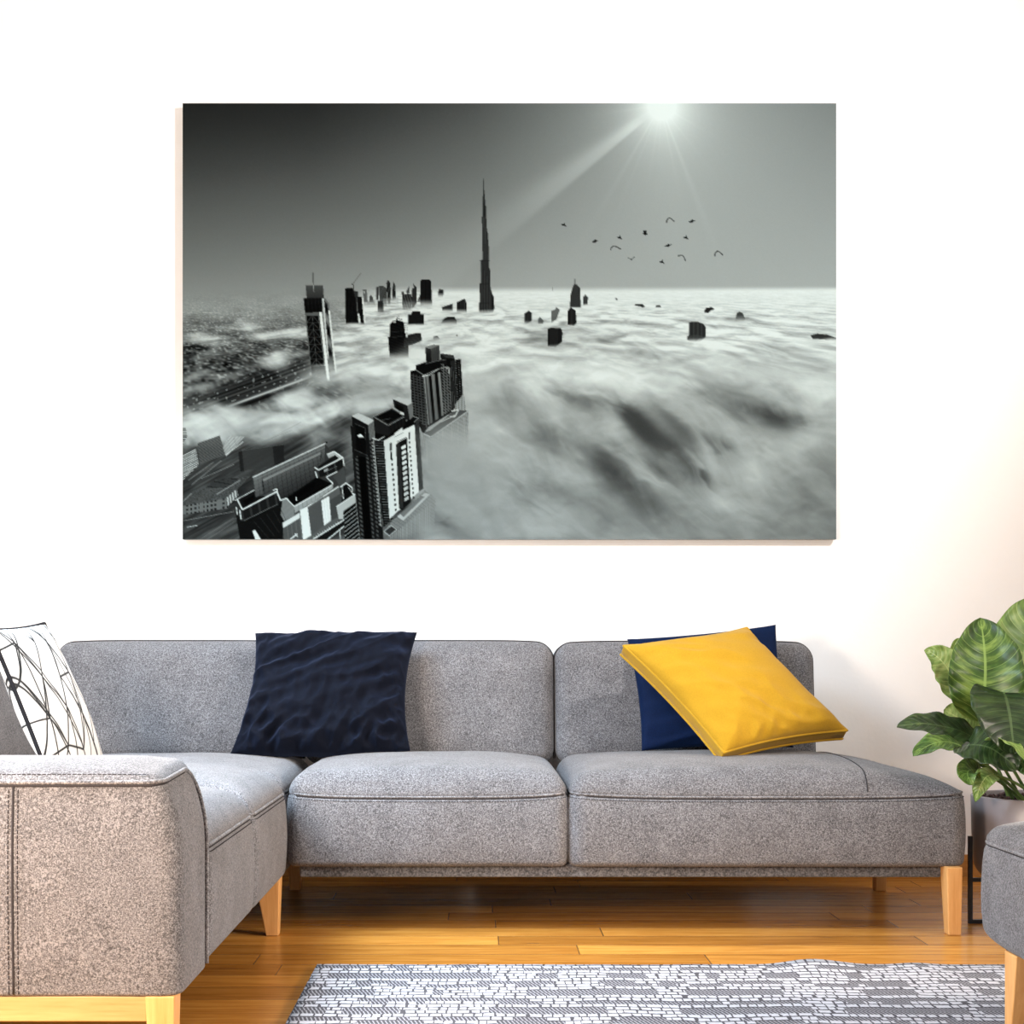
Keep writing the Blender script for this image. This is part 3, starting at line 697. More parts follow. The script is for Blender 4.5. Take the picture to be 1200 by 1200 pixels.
gm, gnt, gb = new_mat('window_glass'); gb.inputs['Base Color'].default_value = (.95, .98, 1, 1); gb.inputs['Transmission Weight'].default_value = 1; gb.inputs['Roughness'].default_value = 0; gb.inputs['IOR'].default_value = 1.45
MB().box(XL - .084, XL - .078, WY0 + .07, WY1 - .07, WZ0 + .07, WZ1 - .07).build('pane', gm, win, False)
M['skirting'] = wood('skirting_oak', (.40, .17, .035), (.58, .28, .075), 'X')
struct('baseboard_back', MB().box(XL, XR, YB - .016, YB, 0, .075), M['skirting'])

# ---------------------------------------------------------------- the canvas print
art = thing('canvas_print', 'large black and white canvas print of skyscrapers in fog on the wall', 'picture', (.114, YB, 1.985))
YA = 4.812
pa = at(AX0, AY1, YA); pb = at(AX1, AY0, YA)
M['canvas_edge'] = plain('canvas_edge', (.35, .36, .36), .8, .1)
cb = MB(); cb.box(pa.x, pb.x, YA + .0006, YB - .008, pa.z, pb.z)
cb.build('stretched_canvas', M['canvas_edge'], art, False)

def build_print():
    g = paint_picture()
    n, m = AH, AW
    xs = np.linspace(pa.x, pb.x, m); zs = np.linspace(pb.z, pa.z, n)
    co = np.empty((n, m, 3), np.float32); co[..., 0] = xs[None, :]; co[..., 1] = YA; co[..., 2] = zs[:, None]
    me = bpy.data.meshes.new('printed_picture'); me.vertices.add(n * m); me.vertices.foreach_set('co', co.ravel())
    i = np.arange((n - 1) * (m - 1)); r, c = i // (m - 1), i % (m - 1); a = r * m + c
    q = np.stack([a, a + m, a + m + 1, a + 1], -1).astype(np.int32)
    me.loops.add(q.size); me.loops.foreach_set('vertex_index', q.ravel())
    me.polygons.add(len(q)); me.polygons.foreach_set('loop_start', np.arange(0, q.size, 4, dtype=np.int32)); me.polygons.foreach_set('loop_total', np.full(len(q), 4, np.int32))
    me.update(calc_edges=True)
    s = np.clip(np.stack([g * .955, g * 1.01, g * .995, np.full_like(g, 255)], -1) / 255, 0, 1)
    lin = np.where(s <= .04045, s / 12.92, ((s + .055) / 1.055) ** 2.4); lin[..., 3] = 1
    at_ = me.color_attributes.new('ink', 'FLOAT_COLOR', 'POINT'); at_.data.foreach_set('color', lin.astype(np.float32).ravel())
    mt, nt, b = new_mat('printed_canvas')
    an = nd(nt, 'ShaderNodeAttribute', attribute_name='ink')
    nt.links.new(mixc(nt, 1, an.outputs['Color'], (ART_GAIN * .94, ART_GAIN, ART_GAIN * 1.045), 'MULTIPLY'), b.inputs['Base Color'])
    b.inputs['Roughness'].default_value = .9; b.inputs['Specular IOR Level'].default_value = 0
    link('printed_picture', me, mt, art, False)
build_print()

# ---------------------------------------------------------------- the corner sofa
sofa = thing('corner_sofa', 'large L-shaped grey felt corner sofa on tapered beech legs, under the canvas print', 'sofa', (.1, 4.2, 0))
SEAM = .390
def cushion_deform(dome, crease, cz, right_drop=0., front=True, drop=.012):
    def f(q, h):
        u, w = q.x / h.x, q.y / h.y
        z = q.z
        t = max(0., min(1., (z - crease + .0) / max(1e-6, h.z - crease)))
        k = (1 - abs(u) ** 3.2) * (1 - abs(w) ** 3.2)
        e = math.exp(-((z - crease) / .007) ** 2)
        nx = ny = 0
        if abs(abs(u) - 1) < .04 or abs(abs(w) - 1) < .04:
            if abs(u) * h.x - h.x > abs(w) * h.y - h.y: nx = math.copysign(1, u)
            else: ny = math.copysign(1, w)
        # a soft bulge of the sides, pulled in at the seam
        side = max(0., 1 - ((z - (crease - h.z) / 2) / ((crease + h.z) / 2 + 1e-6)) ** 2) if z < crease else 0.
        bl = .008 * side - .005 * e
        n = noise.noise(Vector((q.x * 5 + cz, q.y * 5, z * 5))) * .004
        x = q.x + nx * bl; y = q.y + ny * (bl + n)
        z2 = z + dome * t * k + n * t
        if abs(z - crease) < .12: z2 -= drop * (1 - abs(u) ** 4) * math.exp(-((z - crease) / .04) ** 2) * (1 if front else 0)
        if right_drop:
            s = max(0., min(1., (q.x - (h.x - .40)) / .40)); z2 -= right_drop * t * s * s
        return Vector((x, y, z2))
    return f

def seat_cushion(x0, x1, y0, y1, z0, z1, dome, rz, right_drop=0., front=True, label=None, drop=.012, ckey=0., split=None, r=.062):
    c = Vector(((x0 + x1) / 2, (y0 + y1) / 2, (z0 + z1) / 2)); h = Vector(((x1 - x0) / 2, (y1 - y0) / 2, (z1 - z0) / 2))
    df = cushion_deform(dome, SEAM - c.z, ckey, right_drop, front, drop)
    ex = [SEAM + d for d in (-.05, -.03, -.018, -.012, -.008, -.004, 0, .004, .008, .012)]
    mb = soft_box(x0, x1, y0, y1, z0, z1, r, df, .028, ex, rz, rb=.016)
    o = mb.build('seat_cushion', M['felt'], sofa)
    if label: o['label'] = label
    path = [df(p - c, h) + c for p in outline(x0, x1, y0, y1, rz, SEAM, 10, .002)]
    path = [df(p - c, h) + c for p in resample(outline(x0, x1, y0, y1, rz, SEAM, 10, .0005), .03, True)]
    wl_ = MB().tube([p + Vector((0, 0, .0035)) for p in path], .0040, 8, True)
    wl_.build('piping', M['welt'], o)
    st = MB(); st.tube([p - Vector((0, 0, .0025)) for p in path], .0022, 6, True)
    lower = [df(p - Vector((0, 0, .009)) - c, h) + c for p in resample(outline(x0, x1, y0, y1, rz, SEAM, 10, .0018), .03, True)]
    stitches(st, lower, .0075, .0045, .0012, True)
    st.build('stitching', M['seam'], o)
    if split is not None:
        sp = MB()
        pts = []
        for k in range(26):
            yy = y0 + .002 + (y1 - y0 - .05) * (k / 25) ** 1.5
            # follow the top of the cushion
            w = (yy - c.y) / h.y; u = (split - c.x) / h.x
            d = min(yy - y0, .062); roll = .062 - math.sqrt(max(0, .062 ** 2 - (.062 - d) ** 2))
            q = df(Vector((split - c.x, yy - c.y, h.z)), h) + c
            pts.append(Vector((q.x, q.y, q.z - roll + .0006)))
        sp.tube(pts, .0014, 6); sp.build('top_seam', M['seam'], o)
    return o

YS = 3.80                                     # front plane of the long side
seat_cushion(-.532, .2515, YS, 4.47, .187, .448, .034, .035, ckey=1.)
seat_cushion(.2545, 1.362, YS - .005, 4.52, .187, .450, .034, .045, right_drop=.045, ckey=4., split=1.085)
seat_cushion(-1.37, -.534, 2.695, 3.245, .165, .450, .046, .03, front=False, ckey=7., r=.074)
seat_cushion(-1.37, -.534, 3.250, 3.800, .165, .450, .046, .035, front=False, ckey=9., r=.074)
seat_cushion(-1.37, -.538, 3.805, 4.47, .165, .446, .030, .035, front=False, ckey=12.)

def back_cushion(x0, x1, ckey, z1=.818):
    y0, y1, z0 = 4.45, 4.70, .42
    c = Vector(((x0 + x1) / 2, (y0 + y1) / 2, (z0 + z1) / 2)); h = Vector(((x1 - x0) / 2, (y1 - y0) / 2, (z1 - z0) / 2))
    def df(q, hh):
        u, w = q.x / h.x, q.z / h.z
        k = (1 - abs(u) ** 4) * (1 - abs(w) ** 3)
        y = q.y
        if q.y < 0: y -= .022 * k * min(1, -q.y / h.y * 1.2)
        n = noise.noise(Vector((q.x * 4 + ckey, q.z * 4, q.y * 4))) * .004
        z = q.z + (.010 * (1 - abs(u) ** 6) if w > 0 else 0) * max(0, w) ** 2
        return Vector((q.x, y + n + (q.z + h.z) * .13 * (1 - (q.y + h.y) / (2 * h.y) * .6), z))
    o = soft_box(x0, x1, y0, y1, z0, z1, .055, df, .03, (), .05).build('back_cushion', M['felt'], sofa)
    # piping round the front outline
    r = .055; pts = []
    for cx, cz, a0 in ((x0 + r, z1 - r, 180), (x1 - r, z1 - r, 90)):
        for k in range(11):
            t = math.radians(a0 - 9 * k); pts.append((cx + (r) * math.cos(t), cz + (r) * math.sin(t)))
    pts = [(x0, z0 + .02), (x0, z0 + .1), (x0, z0 + .2)] + pts[:11] + [(x0 + r + (x1 - x0 - 2 * r) * k / 20, z1) for k in range(1, 20)] + pts[11:] + [(x1, z0 + .2), (x1, z0 + .1), (x1, z0 + .02)]
    path = [df(Vector((p[0] - c.x, -h.y + .052, p[1] - c.z)), h) + c for p in pts]
    MB().tube(path, .0036, 6).build('piping', M['seam'], o)
    return o
back_cushion(-1.40, -.575, 1.); back_cushion(-.572, .2505, 3.); back_cushion(.2535, 1.112, 6., .816)

# back rest of the short side, along the left
def left_back():
    def df(q, h):
        k = (1 - abs(q.y / h.y) ** 4) * (1 - abs(q.z / h.z) ** 3)
        x = q.x + (.02 * k if q.x > 0 else 0) - (q.z + h.z) * .12 * (1 if q.x > 0 else .3)
        return Vector((x, q.y, q.z))
    for y0, y1 in ((2.70, 3.56), (3.565, 4.44)):
        soft_box(-1.64, -1.36, y0, y1, .42, .818, .055, df, .04, (), .05).build('back_cushion', M['felt'], sofa)
left_back()
soft_box(-1.66, -1.39, 4.452, 4.70, .42, .80, .05, None, .05).build('corner_back', M['felt'], sofa)

# arm rest at the near end of the short side
AXR, AY0_, AY1_, AZ0, AZ1 = -.531, 2.44, 2.69, .160, .556
def arm():
    x0, x1, y0, y1, z0, z1 = -1.66, AXR, AY0_, AY1_, AZ0, AZ1
    c = Vector(((x0 + x1) / 2, (y0 + y1) / 2, (z0 + z1) / 2)); h = Vector(((x1 - x0) / 2, (y1 - y0) / 2, (z1 - z0) / 2))
    RZ = .036
    def df(q, hh):
        t = max(0, min(1, (q.z + h.z) / (2 * h.z)))
        k = (1 - abs(q.y / h.y) ** 2.5) * max(0, min(1, (h.x - q.x) / .10 + .0))
        z = q.z + (.016 * t ** 6 * (k + .9 * (q.y + h.y) / (2 * h.y)))
        n = noise.noise(Vector((q.x * 6, q.y * 6, q.z * 6))) * .003
        y = q.y - (.006 * (1 - (q.z / h.z) ** 2) if q.y < 0 else 0) + n
        # the wing curls out a little below its top and leans in at the top
        s = max(0, min(1, (q.x - h.x + .16) / .16))
        x = q.x - .040 * s * max(0, (t - .62) / .38) ** 2
        return Vector((x, y, z))
    o = soft_box(x0, x1, y0, y1, z0, z1, .022, df, .03, [z1 - d for d in (.03, .04, .06, .08, .1)], RZ, rb=.008).build('armrest', M['felt'], sofa)
    # piping: along the top of the front, round the corner and down the far edge
    top = []
    zt = z1 - .012
    for k in range(41): top.append((x0 + .1 + (x1 - RZ - x0 - .1) * k / 40, y0 - .001, zt))
    for k in range(1, 13):
        t = math.radians(-90 + 90 * k / 12); top.append((x1 - RZ + (RZ + .001) * math.cos(t), y0 + RZ + (RZ + .001) * math.sin(t), zt))
    top.append((x1 + .001, y1 - .07, zt)); 
    for k in range(1, 8):
        t = math.radians(90 * k / 7); top.append((x1 + .001, y1 - .07 + .05 * math.sin(t), zt - .05 + .05 * math.cos(t)))
    for k in range(1, 16): top.append((x1 + .001, y1 - .02, zt - .05 - (zt - .05 - z0 - .01) * k / 15))
    path = [df(Vector(p) - c, h) + c for p in top]
    MB().tube(path, .0042, 8).build('piping', M['welt'], o)
    m = MB(); m.tube([p + Vector((0, -.001, -.0058)) for p in path[:54]], .0020, 6)
    stitches(m, [p + Vector((0, .012, .0135)) for p in path[2:42]], .009, .006, .0010)
    xs = at(16, 1000, y0).x
    for dx, rr in ((0, .0022),):
        m.tube([df(Vector((xs + dx, y0 - .0004, z0 + .005 + (zt - z0 - .01) * k / 20)) - c, h) + c for k in range(21)], rr, 6)
    for dx in (-.008, .009):
        stitches(m, [df(Vector((xs + dx, y0 - .0006, z0 + .005 + (zt - z0 - .01) * k / 20)) - c, h) + c for k in range(21)], .009, .006, .0011)
    m.build('stitching', M['seam'], o)
arm()

# frame, rail and legs
fr = MB(); fr.box(-.50, 1.300, 3.828, 4.68, .154, .192)
fr.box(-1.62, -.56, 2.56, 4.66, .150, .172)
fr.build('base_frame', M['felt_base'], sofa, False, bevel=.006)
MB().box(-1.66, -.593, 2.446, 2.486, .114, .1605).build('wood_rail', M['beech_rail'], sofa, False, bevel=.003)
def leg(b, t):
    MB().frustum(b, t).build('leg', M['beech'], sofa, False, bevel=.003)
leg((-.588, -.545, 2.447, 2.488, 0), (-.596, -.5425, 2.442, 2.494, .1605))
leg((-.586, -.552, 3.775, 3.812, 0), (-.618, -.548, 3.77, 3.83, .164))
leg((1.305, 1.341, 3.785, 3.823, 0), (1.297, 1.341, 3.775, 3.835, .19))
leg((1.315, 1.350, 4.51, 4.55, 0), (1.312, 1.352, 4.50, 4.56, .19))
leg((-.625, -.59, 4.53, 4.57, 0), (-.632, -.585, 4.52, 4.58, .16))
leg((-1.62, -1.58, 2.447, 2.490, 0), (-1.64, -1.575, 2.442, 2.498, .1605))
leg((-1.60, -1.56, 4.53, 4.57, 0), (-1.61, -1.555, 4.52, 4.58, .16))

# ---------------------------------------------------------------- cushions
def pillow(name, mat, TL, TR, BR, BL, T, n=72, gusset=0., conc=.05, wr=None, parent=None, back=1., ink=None, corner_pull=.0, power=.46, concb=None):
    """a stuffed square cushion through four corners; returns (object, front border, back border)"""
    TL, TR, BR, BL = Vector(TL), Vector(TR), Vector(BR), Vector(BL)
    ex = ((TR - TL) + (BR - BL)) / 4; ey = ((TL - BL) + (TR - BR)) / 4
    nr = ex.cross(ey).normalized()
    def base(u, v):
        a, b_ = (1 + u) / 2, (1 + v) / 2
        p = (BL * (1 - a) + BR * a) * (1 - b_) + (TL * (1 - a) + TR * a) * b_
        p = p - ex * (math.copysign(abs(u) ** 2.5, u) * conc * (1 - v * v)) - ey * (math.copysign(abs(v) ** 2.5, v) * (conc * .4 if concb is not None and v > 0 else conc if concb is None else concb) * (1 - u * u))
        return p
    def samp(i): return -math.cos(PI * i / n) * .5 + (2 * i / n - 1) * .5
    def pt(u, v, s):
        k = max(0., (1 - u * u) * (1 - v * v)) ** power
        d = T * k * (1 if s > 0 else back)
        if wr: d += wr(u, v, s) * min(1, k * 2.4)
        return base(u, v) + nr * s * (gusset / 2 + d)
    vs = []; fs = []; idx = {}
    uv = []
    def vid(i, j, s):
        edge = i in (0, n) or j in (0, n)
        key = (i, j, 0 if (edge and gusset == 0) else s)
        if key not in idx:
            idx[key] = len(vs); vs.append(pt(samp(i), samp(j), s)); uv.append((samp(i), samp(j), s))
        return idx[key]
    for s in (1, -1):
        for i in range(n):
            for j in range(n):
                q = [vid(i, j, s), vid(i + 1, j, s), vid(i + 1, j + 1, s), vid(i, j + 1, s)]
                fs.append(q if s > 0 else q[::-1])
    ring = [(i, 0) for i in range(n)] + [(n, j) for j in range(n)] + [(n - i, n) for i in range(n)] + [(0, n - j) for j in range(n)]
    if gusset:
        for k in range(len(ring)):
            a, b_ = ring[k], ring[(k + 1) % len(ring)]
            fs.append([vid(*a, 1), vid(*a, -1), vid(*b_, -1), vid(*b_, 1)])
    mb = MB().add(vs, fs)
    o = mb.build(name, mat, parent)
    if ink:
        col = np.ones((len(vs), 4), np.float32)
        for k, (u, v, s) in enumerate(uv): col[k, :3] = ink(u, v, s)
        at_ = o.data.color_attributes.new('ink', 'FLOAT_COLOR', 'POINT'); at_.data.foreach_set('color', col.ravel())
    f = [pt(samp(i), samp(j), 1) for i, j in ring]; b2 = [pt(samp(i), samp(j), -1) for i, j in ring]
    return o, f, b2

def folds(seed, ang, stretch, amp, freq):
    c, s = math.cos(math.radians(ang)), math.sin(math.radians(ang))
    def f(u, v, side):
        a, b_ = u * c + v * s, -u * s + v * c
        w = noise.noise(Vector((a * .8 + seed, b_ * .8, seed + side))) * .9
        q = noise.noise(Vector((a * freq / stretch + w, b_ * freq + w, seed + side * 3)))
        q2 = noise.noise(Vector((a * freq * 2.2 / stretch + w, b_ * freq * 2.2 + 2 * w, seed + 7)))
        return amp * ((1 - abs(q) * 2.4) * .6 + q2 * .45)
    return f

M['navy'] = cloth('navy_velvet', (.0026, .0032, .0062), 300, .75, .08, .05, .3)
M['navy'].node_tree.nodes['Principled BSDF'].inputs['Sheen Tint'].default_value = (.35, .5, 1, 1)
M['blue'] = cloth('blue_velvet', (.0018, .008, .034), 300, .75, .05, .08, .3)
M['blue'].node_tree.nodes['Principled BSDF'].inputs['Sheen Tint'].default_value = (.2, .45, 1, 1)
M['yellow'] = cloth('yellow_canvas', (.39, .212, .010), 260, .85, .1, .15, .10)
M['yellow_welt'] = cloth('yellow_welt', (.40, .222, .012), 400, .85, .1, .15, .12)
M['black_welt'] = plain('black_piping', (.012, .012, .014), .8, .1)

f1 = folds(2.3, 22, 3.0, .034, 2.8); f1b = folds(8.1, 70, 1.8, .022, 5.0); f1c = folds(4.4, 110, 2.2, .020, 6.5)
def navy_wr(u, v, s):
    low = max(0, -v) ** 1.5
    return f1(u, v, s) * (1 - .5 * low) + f1b(u, v, s) * (.45 + low) + f1c(u, v, s) * (.15 + .9 * low + .4 * abs(u) ** 3) + .010 * low * math.sin(u * 17 + 2 * math.sin(v * 5)) * (1 - abs(u) * .3)
o, _, _ = pillow('throw_pillow', M['navy'], at(299, 742, 4.43), at(489, 741, 4.43), at(481, 880, 4.25), at(270, 883, 4.24), .085, conc=.10, concb=-.06, wr=navy_wr, back=.35, n=150)
tag(o, 'crumpled black-navy velvet throw pillow leaning alone in the middle of the sofa back', 'pillow', 'throw pillows on the sofa')

f2 = folds(5.5, 10, 2.5, .010, 2.6)
o, _, _ = pillow('throw_pillow', M['blue'], at(735, 749, 4.47), at(909, 732, 4.47), at(930, 876, 4.34), at(752, 880, 4.33), .06, conc=.05, wr=f2, back=.5)
tag(o, 'deep blue velvet throw pillow half hidden behind the yellow one', 'pillow', 'throw pillows on the sofa')

yel = thing('throw_pillow', 'bright yellow box-edged throw pillow tilted against the blue pillow', 'pillow', at(860, 880, 4.1), 'throw pillows on the sofa')
f3 = folds(9.2, -12, 2.5, .019, 2.4); f3b = folds(3.2, 80, 2.2, .012, 3.2)
def yel_wr(u, v, s):
    low = max(0, -v) ** 2; return f3(u, v, s) * .8 + f3b(u, v, s) * low * 1.6
yb, fa, fb = pillow('cover', M['yellow'], at(729, 762, 4.27), at(873, 741, 4.33), at(990, 861, 4.17), at(846, 887, 4.02), .075, gusset=.044, conc=.065, wr=yel_wr, parent=yel, back=.25, power=.5, n=90)
for ringp in (fa, fb): MB().tube(ringp, .0042, 8, True).build('piping', M['yellow_welt'], yel)

# patterned pillow on the short side
wm, wnt, wb = new_mat('white_line_print')
an = nd(wnt, 'ShaderNodeAttribute', attribute_name='ink'); nz = noise_tex(wnt, coords(wnt), 400, 2)
wnt.links.new(mixc(wnt, 1, an.outputs['Color'], ramp(wnt, nz, [(.3, (.9, .9, .9)), (.7, (1.05, 1.05, 1.05))]), 'MULTIPLY'), wb.inputs['Base Color'])
wb.inputs['Roughness'].default_value = .9; wb.inputs['Specular IOR Level'].default_value = .1
def line_print():
    rnd = random.Random(4); N = 5
    node = {}
    for i in range(N + 2):
        for j in range(N + 2):
            node[i, j] = (-1.25 + 2.5 * (i + (.5 if j % 2 else 0)) / N + rnd.uniform(-.06, .06), -1.2 + 2.4 * j / N + rnd.uniform(-.07, .07))
    seg = []
    for (i, j), p in node.items():
        k = 1 if j % 2 else 0
        for q in ((i - 1 + k, j + 1), (i + k, j + 1), (i + k, j + 2), (i - 1, j + 2)):
            if q in node and rnd.random() < .86: seg.append((p, node[q]))
        if (i + 1, j) in node and rnd.random() < .30: seg.append((p, node[i + 1, j]))
    A = np.array([s[0] for s in seg]); B = np.array([s[1] for s in seg]); D = B - A; L2 = (D ** 2).sum(1)
    def ink(u, v, s):
        p = np.array((u, v))
        t = np.clip(((p - A) * D).sum(1) / L2, 0, 1); d = np.sqrt((((A + D * t[:, None]) - p) ** 2).sum(1)).min()
        k = min(1., max(0., (d - .009) / .012))
        return tuple(.02 + (c - .02) * k for c in (.68, .655, .63))
    return ink
wp = thing('throw_pillow', 'white throw pillow with thin black line pattern at the left end of the sofa', 'pillow', (-1.1, 3.5, .48), 'throw pillows on the sofa')
WTL, WTR, WBR, WBL = Vector((-1.17, 3.27, .835)), Vector((-1.175, 3.70, .862)), Vector((-1.01, 3.70, .478)), Vector((-1.03, 3.28, .478))
wo, fa, fb = pillow('cover', wm, WTL, WTR, WBR, WBL, .05, n=210, conc=.03, wr=folds(1.1, 60, 2, .003, 2), parent=wp, back=1.0, ink=line_print())
MB().tube(fa, .0052, 8, True).build('piping', M['black_welt'], wp)['label'] = 'black edge piping'

# ---------------------------------------------------------------- rug
def rug_material():
    m, nt, b = new_mat('woven_rug')
    t = nd(nt, 'ShaderNodeTexCoord'); s = nd(nt, 'ShaderNodeSeparateXYZ'); nt.links.new(t.outputs['Object'], s.inputs[0])
    wv = noise_tex(nt, t.outputs['Object'], 5, 2)
    x = s.outputs[0]; y = mth(nt, 'ADD', s.outputs[1], mth(nt, 'MULTIPLY', wv, .035))
    RH = .027
    yr = mth(nt, 'DIVIDE', y, RH); row = mth(nt, 'FLOOR', yr); fy = mth(nt, 'FRACT', yr)
    w1 = nd(nt, 'ShaderNodeTexWhiteNoise', noise_dimensions='1D'); nt.links.new(row, w1.inputs['W'])
    cv = nd(nt, 'ShaderNodeCombineXYZ'); nt.links.new(mth(nt, 'MULTIPLY', x, 17), cv.inputs[0]); nt.links.new(mth(nt, 'MULTIPLY', row, 3.7), cv.inputs[1])
    warp = noise_tex(nt, cv.outputs[0], 1.0, 1)
    xr = mth(nt, 'ADD', mth(nt, 'ADD', mth(nt, 'DIVIDE', x, .024), mth(nt, 'MULTIPLY', w1.outputs['Value'], 9)), mth(nt, 'MULTIPLY', warp, 2.2))
    fx = mth(nt, 'FRACT', xr)
    irr = noise_tex(nt, t.outputs['Object'], 34, 2); irr2 = noise_tex(nt, t.outputs['Object'], 47, 2)
    brick = mth(nt, 'MULTIPLY', mth(nt, 'MULTIPLY', mth(nt, 'GREATER_THAN', mth(nt, 'ADD', fx, mth(nt, 'MULTIPLY', irr, .5)), .42), mth(nt, 'GREATER_THAN', mth(nt, 'ADD', fy, mth(nt, 'MULTIPLY', irr2, .5)), .52)), 1)
    hx = mth(nt, 'FRACT', mth(nt, 'ADD', mth(nt, 'DIVIDE', x, .0088), mth(nt, 'MULTIPLY', fy, .8)))
    hatch = mth(nt, 'MULTIPLY', mth(nt, 'GREATER_THAN', hx, .62), .55)
    # where the hatching shows: long lozenges on every second pair of rows
    cm = nd(nt, 'ShaderNodeCombineXYZ'); nt.links.new(mth(nt, 'MULTIPLY', x, 7.0), cm.inputs[0]); nt.links.new(mth(nt, 'MULTIPLY', mth(nt, 'FLOOR', mth(nt, 'DIVIDE', row, 2)), .83), cm.inputs[1])
    mk = noise_tex(nt, cm.outputs[0], 1.0, 1.5)
    par = mth(nt, 'LESS_THAN', mth(nt, 'FRACT', mth(nt, 'MULTIPLY', row, .3334)), .5)
    mask = mth(nt, 'MULTIPLY', mth(nt, 'GREATER_THAN', mk, .50), par)
    v = mth(nt, 'ADD', mth(nt, 'MULTIPLY', brick, mth(nt, 'SUBTRACT', 1, mask)), mth(nt, 'MULTIPLY', hatch, mask))
    c = mixc(nt, v, (.072, .067, .074), (.46, .45, .47))
    n = noise_tex(nt, t.outputs['Object'], 260, 2)
    c = mixc(nt, 1, c, ramp(nt, n, [(.3, (.8, .8, .8)), (.7, (1.1, 1.1, 1.1))]), 'MULTIPLY')
    nt.links.new(c, b.inputs['Base Color']); b.inputs['Roughness'].default_value = .95; b.inputs['Specular IOR Level'].default_value = .1
    bump(nt, b, v, .5, .003); return m
def rug():
    x0, x1, y0, y1 = -.398, 1.95, 1.75, 3.375
    nx, ny = 120, 60
    def z(x, y):
        e = max(0, 1 - (y1 - y) / .22)
        return .011 + e * e * (.011 * math.exp(-((x - .83) / .085) ** 2) + .004 * math.exp(-((x - 1.08) / .05) ** 2)) + .0012 * noise.noise(Vector((x * 9, y * 9, 0)))
    def P(i, j, top):
        x = x0 + (x1 - x0) * i / nx; y = y0 + (y1 - y0) * j / ny
        yy = y + (.006 * noise.noise(Vector((x * 4, 3, 0))) if j == ny else 0) + (.010 * math.exp(-((x - .83) / .09) ** 2) if j == ny else 0)
        zz = z(x, y)
        return (x + .0015 * noise.noise(Vector((y * 20, 0, i))), yy, zz if top else max(.0005, zz - .010))
    m = MB(); m.grid([[P(i, j, True) for j in range(ny + 1)] for i in range(nx + 1)]); m.grid([[P(i, j, False) for j in range(ny + 1)] for i in range(nx + 1)])
    k = (nx + 1) * (ny + 1); w = ny + 1
    ringi = [(i, 0) for i in range(nx)] + [(nx, j) for j in range(ny)] + [(nx - i, ny) for i in range(nx)] + [(0, ny - j) for j in range(ny)]
    for a, b_ in zip(ringi, ringi[1:] + ringi[:1]):
        ia, ib = a[0] * w + a[1], b_[0] * w + b_[1]; m.f.append((ia, ib, ib + k, ia + k))
    o = m.build('rug', rug_material(), None)
    tag(o, 'flat-woven grey and white patterned rug on the wooden floor', 'rug')
rug()

# ---------------------------------------------------------------- footstool at the right edge
ott = thing('footstool', 'grey felt footstool with a tapered beech leg, cut by the right edge of the view', 'footstool', (1.36, 2.58, 0))
def footstool():
    x0, x1, y0, y1, z0, z1 = 1.060, 1.70, 2.24, 2.905, .168, .408
    c = Vector(((x0 + x1) / 2, (y0 + y1) / 2, (z0 + z1) / 2)); h = Vector(((x1 - x0) / 2, (y1 - y0) / 2, (z1 - z0) / 2))
    sz = .378
    base_df = cushion_deform(.062, sz - c.z, 3., 0, False)
    def df(q, hh):
        p = base_df(q, h)
        # the corners of the underside round up a little
        k = (abs(q.x / h.x) * abs(q.y / h.y)) ** 6
        if q.z < 0: p.z += .030 * k * (-q.z / h.z) ** 2
        return p
    s = soft_box(x0, x1, y0, y1, z0, z1, .032, df, .03, [sz + d for d in (-.012, -.006, -.003, 0, .003, .006, .012)], .060).build('seat', M['felt'], ott)
    path = [df(p - c, h) + c for p in resample(outline(x0, x1, y0, y1, .06, sz, 10, .0005), .025, True)]
    MB().tube([p + Vector((0, 0, .003)) for p in path], .0036, 8, True).build('piping', M['welt'], s)
    st = MB(); st.tube([p - Vector((0, 0, .0015)) for p in path], .0018, 6, True)
    stitches(st, [p - Vector((0, 0, .010)) for p in path], .0075, .0045, .0012, True)
    st.build('stitching', M['seam'], s)
    soft_box(x0 + .035, x1 - .035, y0 + .035, y1 - .035, .150, .18, .01, None, .1, (), .05).build('base_frame', M['felt_base'], ott)
    for sx, sy in ((0, 1), (0, 0), (1, 0), (1, 1)):
        xa = x0 + .012 if not sx else x1 - .012; d = 1 if not sx else -1
        ya = y1 - .125 if sy else y0 + .125; e = -1 if sy else 1
        def rect(w, l, z):
            xs = sorted((xa, xa + d * w)); ys = sorted((ya, ya + e * l)); return (*xs, *ys, z)
        MB().frustum(rect(.032, .034, .0125), rect(.060, .062, .172)).build('leg', M['beech'], ott, False, bevel=.003)
footstool()

# ---------------------------------------------------------------- plant on its stand
PX, PY = 1.622, 3.96
stand = thing('plant_stand', 'thin black metal plant stand on the floor at the right end of the sofa', 'plant stand', (PX, PY, 0))
HS = .194; T_ = .0055
for dx, dy in ((-1, 0), (1, 0), (0, 1), (0, -1)):
    x, y = PX + dx * HS, PY + dy * HS
    MB().box(x - T_, x + T_, y - T_, y + T_, 0, .253).build('leg', M['black_metal'], stand, False)
for z, nm in ((0, 'floor_bar'), (.121, 'pot_support')):
    MB().box(PX - HS + T_, PX + HS - T_, PY - T_, PY + T_, z, z + 2 * T_).build(nm, M['black_metal'], stand, False)
    for a_, b_ in ((-HS + T_, -T_), (T_, HS - T_)):
        MB().box(PX - T_, PX + T_, PY + a_, PY + b_, z, z + 2 * T_).build(nm, M['black_metal'], stand, False)

